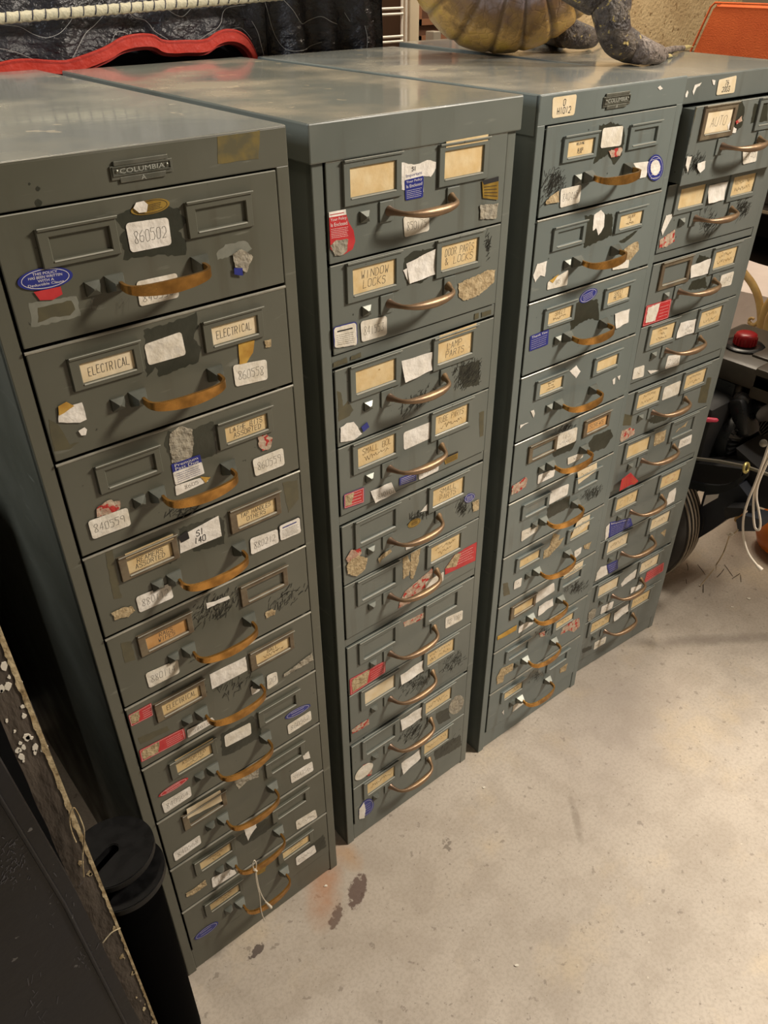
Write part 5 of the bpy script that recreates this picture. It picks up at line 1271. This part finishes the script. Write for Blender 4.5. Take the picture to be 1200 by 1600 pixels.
for (px, py, n_, sp, ln) in ((20, 1345, 60, 14, .004), (130, 1500, 22, 9, .006), (60, 1560, 14, 16, .010), (150, 1515, 12, 6, .004), (5, 1375, 10, 4, .005), (90, 1420, 14, 22, .006)):
    b = MB()
    for _ in range(n_):
        p_ = at(px + r_.gauss(0, sp), py + r_.gauss(0, sp * 1.3), Y=.5495); a = r_.uniform(.3, 1.9); l = ln * r_.uniform(.4, 1.4)
        if p_.x < .015 or py > 1400: b.ribbon([(p_.x, p_.z), (p_.x + math.cos(a) * l, p_.z + math.sin(a) * l)], .5494, r_.uniform(.0003, .0008), SC)
    lk(b, 'scuff_marks', bp_)
# slotted weights on a stand
WB = mat('iron_black', '0a0a0b', .42, 0, '101011', 60, .4, .6, .55, .03, 300, spec=.3)
def slotted(r, th, ang):
    n = 72; hw_ = .0085; L0 = .010; out = []
    a0 = math.asin(hw_ / r); pts_ = [(r * math.cos(a), r * math.sin(a)) for a in [a0 + (2 * math.pi - 2 * a0) * k / n for k in range(n + 1)]]
    slot = [(r * math.cos(a0), -hw_)] + [(-.002 + hw_ * math.cos(t), hw_ * math.sin(t)) for t in [-math.pi / 2 - math.pi * k / 10 for k in range(11)]]
    poly = pts_ + slot; bm2 = bmesh.new(); vv = [bm2.verts.new((x, y, 0)) for x, y in poly]; f_ = bm2.faces.new(vv)
    e_ = bmesh.ops.extrude_face_region(bm2, geom=[f_]); bmesh.ops.translate(bm2, verts=[v for v in e_['geom'] if isinstance(v, bmesh.types.BMVert)], vec=(0, 0, th))
    bmesh.ops.recalc_face_normals(bm2, faces=bm2.faces); ed = [e for e in bm2.edges if e.calc_length() < .03 and len(e.link_faces) == 2 and e.calc_face_angle(0) > 1.2 and abs(e.verts[0].co.z - e.verts[1].co.z) < 1e-6]
    bmesh.ops.bevel(bm2, geom=ed, offset=.0012, segments=2, affect='EDGES'); return bm2
b = MB(); b.box((-.55, .98, 0), (.055, 1.50, .95), BFACE, .006); tag(b.build('shade_blocker_chest'), 'unseen black chest added to keep light off the nearest cabinet', 'chest')  # added behind the board to block light from the left
w1 = at(176, 1338, Y=.700); w2 = at(193, 1362, Y=.700)
for i, (wp, dz, an, lb) in enumerate(((w1, 0, 3.55, 'upper black slotted iron weight plate left of the leftmost cabinet'), (w2, -.0, 3.75, 'lower black slotted iron weight plate, mostly under the upper one'))):
    b = MB(); z = w1.z - (0 if i == 0 else .026); P_ = at(176 + 17 * i, 1338 + (34 if i else 0), Z=z)
    b.bm(slotted(.056, .011, 0), WB, Matrix.Translation((P_.x, P_.y, z)) @ Matrix.Rotation(-.10, 4, 'X') @ Matrix.Rotation(an, 4, 'Z')); tag(b.build('slotted_weight', smooth=40), lb, 'weight', 'slotted weight plates')
    wz = (P_, z)
b = MB(); sx, sy = wz[0].x, wz[0].y; zt_ = wz[1] - .008
b.lathe([(.046, 0), (.048, zt_ - .05), (.030, zt_ - .02), (.028, zt_)], mat('stand_shade_black', '020202', .8, spec=.03), Matrix.Translation((sx - .004, sy + .006, 0)), 32)  # column widened and near-black to stand in for the shade below
tag(b.build('weight_stand', smooth=40), 'black column under the slotted weights, widened to fill in for the deep shade', 'stand')

# ------------------------------------------------------------------ stuffed alligator
def gator_mat():
    m = bpy.data.materials.new('alligator_hide'); m.use_nodes = True; nt = m.node_tree; b = nt.nodes['Principled BSDF']; N = nt.nodes.new; L = nt.links.new
    at_ = N('ShaderNodeAttribute'); at_.attribute_name = 'pat'; tc = N('ShaderNodeTexCoord')
    nz = N('ShaderNodeTexNoise'); nz.inputs['Scale'].default_value = 32; nz.inputs['Detail'].default_value = 8; nz.inputs['Roughness'].default_value = .65; L(tc.outputs['Object'], nz.inputs[0])
    ma = N('ShaderNodeMath'); ma.operation = 'MULTIPLY_ADD'; ma.inputs[1].default_value = .85; L(nz.outputs[0], ma.inputs[0]); L(at_.outputs['Fac'], ma.inputs[2])
    rp = N('ShaderNodeValToRGB'); cr = rp.color_ramp; cr.elements[0].position = .30; cr.elements[0].color = lin('cfab4a'); cr.elements[1].position = .46; cr.elements[1].color = lin('cda35c')
    for ps, cl_ in ((.60, '94733f'), (.80, '7c5f48'), (1.0, '93868a'), (1.25, '6e6466')):
        e = cr.elements.new(min(ps, 1)); e.color = lin(cl_)
    L(ma.outputs[0], rp.inputs[0])
    vo = N('ShaderNodeTexVoronoi'); vo.inputs['Scale'].default_value = 70; vo.feature = 'DISTANCE_TO_EDGE'; L(tc.outputs['Object'], vo.inputs['Vector'])
    r2 = N('ShaderNodeValToRGB'); r2.color_ramp.elements[0].position = .0; r2.color_ramp.elements[1].position = .12; r2.color_ramp.elements[0].color = (.45, .4, .35, 1); L(vo.outputs[0], r2.inputs[0])
    mx = N('ShaderNodeMix'); mx.data_type = 'RGBA'; mx.blend_type = 'MULTIPLY'; L(rp.outputs[0], mx.inputs[6]); L(r2.outputs[0], mx.inputs[7]); m5 = N('ShaderNodeMath'); m5.operation = 'MULTIPLY'; m5.inputs[1].default_value = .55; L(at_.outputs['Fac'], m5.inputs[0]); L(m5.outputs[0], mx.inputs[0])
    a2 = N('ShaderNodeAttribute'); a2.attribute_name = 'crease'; m6 = N('ShaderNodeMath'); m6.operation = 'MULTIPLY'; m6.inputs[1].default_value = .75; L(a2.outputs['Fac'], m6.inputs[0])
    x3 = N('ShaderNodeMix'); x3.data_type = 'RGBA'; L(m6.outputs[0], x3.inputs[0]); L(mx.outputs[2], x3.inputs[6]); x3.inputs[7].default_value = lin('5a4226')
    L(x3.outputs[2], b.inputs['Base Color']); b.inputs['Roughness'].default_value = .36; b.inputs['Coat Weight'].default_value = .3; b.inputs['Coat Roughness'].default_value = .2
    bp = N('ShaderNodeBump'); bp.inputs['Strength'].default_value = .25; bp.inputs['Distance'].default_value = .003; L(r2.outputs[0], bp.inputs['Height']); L(bp.outputs[0], b.inputs['Normal'])
    return m
HIDE = gator_mat()
LEGM = mat('alligator_leg', '3f3735', .38, 0, '6b6055', 60, .4, .62, .55, .8, 160, None, None, 'b59f5e', 120, .65)
FOOTM = mat('alligator_foot', '6d6059', .45, 0, '8d8076', 70, .35, .65, .6, .8, 160, None, None, '4a4038', 110, .60)
CLAW = mat('claw_cream', 'cdbd85', .35)
GX = Vector((RT.x, RT.y, 0)).normalized(); GN = Vector((GX.y, -GX.x, 0))  # GN points towards the viewer side
GN = -GN if GN.dot(Vector((1, 1, 0))) > 0 else GN
H4 = 1.3162
g0 = at(790, 85, Z=H4); GO = Vector((g0.x, g0.y, H4)) - GN * .02
def G(s_, z, t=0): return GO + GX * s_ + GN * t + Vector((0, 0, z))
ga = empty('stuffed_alligator', tuple(GO), label='stuffed alligator with yellow belly scutes standing on top of the two right cabinets', cat='stuffed animal')
# trunk: one continuous body, tail end up on the left, rounding down to the belly, rising to the right
ctr = [(-.42, .70), (-.36, .58), (-.27, .44), (-.19, .33), (-.135, .245), (-.10, .175), (-.045, .122), (.015, .112), (.06, .135), (.10, .19), (.135, .26), (.17, .34), (.21, .43), (.26, .50), (.33, .55), (.41, .57), (.50, .565), (.57, .56)]
rad = [(.012, .012), (.022, .022), (.040, .040), (.060, .062), (.085, .085), (.104, .105), (.118, .118), (.112, .122), (.108, .118), (.102, .110), (.095, .10), (.082, .09), (.066, .075), (.058, .068), (.052, .062), (.036, .048), (.026, .040), (.014, .026)]
n_s = 28; path = smooth_path([(a, 0, z) for a, z in ctr], n_s); nr = 48; vs = []; att = []; att2 = []
for k, p_ in enumerate(path):
    t = k / n_s; j = min(int(t), len(rad) - 2); f_ = t - j; ra_ = rad[j][0] * (1 - f_) + rad[j + 1][0] * f_; rb_ = rad[j][1] * (1 - f_) + rad[j + 1][1] * f_
    T_ = (path[min(k + 1, len(path) - 1)] - path[max(k - 1, 0)]).normalized(); Nn = Vector((T_.z, 0, -T_.x))  # outward (belly) side
    ph = k % 13; groove = 1 - (.028 if ph == 0 else .014 if ph in (1, 12) else 0)
    for q_ in range(nr):
        a = 2 * math.pi * q_ / nr; belly = .5 + .5 * math.cos(a)
        gr = 1 - (1 - groove) * min(1, belly * 1.3)
        o_ = Nn * math.cos(a) * ra_ * gr; sd = math.sin(a) * rb_ * gr
        vs.append(G(p_.x + o_.x, p_.z + o_.z, sd)); att.append(max(0, min(1, (1 - belly) * 1.75 - .16))); att2.append((1.0 if ph == 0 else .45 if ph in (1, 12) else 0) * min(1, belly * 1.5))
fs = [(i * nr + j, i * nr + (j + 1) % nr, (i + 1) * nr + (j + 1) % nr, (i + 1) * nr + j) for i in range(len(path) - 1) for j in range(nr)]
fs += [list(range(nr))[::-1], [(len(path) - 1) * nr + j for j in range(nr)]]
zmin = min(v.z for v in vs); vs = [v + Vector((0, 0, H4 - zmin)) for v in vs]
me = bpy.data.meshes.new('trunk'); me.from_pydata([tuple(v) for v in vs], [], fs); me.materials.append(HIDE); me.polygons.foreach_set('use_smooth', [True] * len(fs))
ab = me.attributes.new('pat', 'FLOAT', 'POINT'); ab.data.foreach_set('value', att)
ab = me.attributes.new('crease', 'FLOAT', 'POINT'); ab.data.foreach_set('value', att2)
body_g = bpy.data.objects.new('body', me); C.objects.link(body_g); body_g.parent = ga; body_g.matrix_parent_inverse = Matrix.Translation(-GO)
# legs
def limb(nm, pts_, rs_, m):
    b = MB(); pp_ = smooth_path(pts_, 6); rr_2 = []
    for k in range(len(pp_)):
        t = k / 6; j = min(int(t), len(rs_) - 2); rr_2.append((rs_[j] * (1 - (t - j)) + rs_[j + 1] * (t - j)) * (1 + .04 * noise.noise(pp_[k] * 60)))
    b.tube(pp_, rr_2, m, 16); return lk(b, nm, ga, 80)
def A2(px, py, z=None, Y=None): return at(px, py, Z=z) if z is not None else at(px, py, Y=Y)
H4 = 1.3126
foot = at(975, 78, Z=H4 + .022); YL = foot.y
limb('leg', [at(905, -45, Y=YL + .05), at(930, -22, Y=YL + .03), at(952, 0, Y=YL + .01), at(956, 30, Y=YL), at(964, 60, Y=YL), at(985, 73, Y=YL - .005)], [.045, .040, .034, .028, .026, .024], LEGM)
hp = [at(963, 62, Z=H4 + .036), at(985, 74, Z=H4 + .024), at(1008, 81, Z=H4 + .020), at(1032, 86, Z=H4 + .012)]
limb('foot', hp, [.025, .024, .019, .013], FOOTM)
def toe(a, c_, d_, r0, m_=FOOTM):
    b = MB(); b.tube(smooth_path([a, (a + c_) / 2 + Vector((0, 0, .002)), c_], 5), [r0 * (1 - .035 * k) for k in range(11)], m_, 10); lk(b, 'toe', ga, 70)
    b = MB(); b.tube([c_, (c_ + d_) / 2 + Vector((0, 0, .001)), d_], [r0 * .62, r0 * .5, .0006], CLAW, 8); lk(b, 'claw', ga, 70)
f_a = at(1026, 84, Z=H4 + .012)
toe(f_a, at(1068, 75, Z=H4 + .006), at(1083, 73, Z=H4 + .004), .0065)
toe(f_a, at(1042, 88, Z=H4 + .004), at(1051, 88, Z=H4 + .002), .006)
toe(at(1012, 86, Z=H4 + .012), at(1027, 92, Z=H4 + .004), at(1032, 96, Z=H4 + .002), .0065, LEGM)
toe(at(1020, 84, Z=H4 + .012), at(1050, 81, Z=H4 + .005), at(1060, 81, Z=H4 + .003), .0055)
H4 = 1.3175
zf = H4 + .030
limb('leg', [at(835, 26, Y=1.36), at(858, 44, Y=1.33), at(880, 50, Z=zf), at(905, 56, Z=zf - .006), at(926, 60, Z=zf - .012)], [.030, .028, .026, .022, .016], LEGM)
f_b = at(922, 60, Z=H4 + .016)
toe(f_b, at(932, 63, Z=H4 + .014), at(942, 66, Z=H4 + .008), .007)
toe(at(915, 62, Z=H4 + .012), at(921, 68, Z=H4 + .005), at(925, 72, Z=H4 + .002), .0075, LEGM)
toe(f_b, at(938, 56, Z=H4 + .012), at(945, 56, Z=H4 + .008), .006)
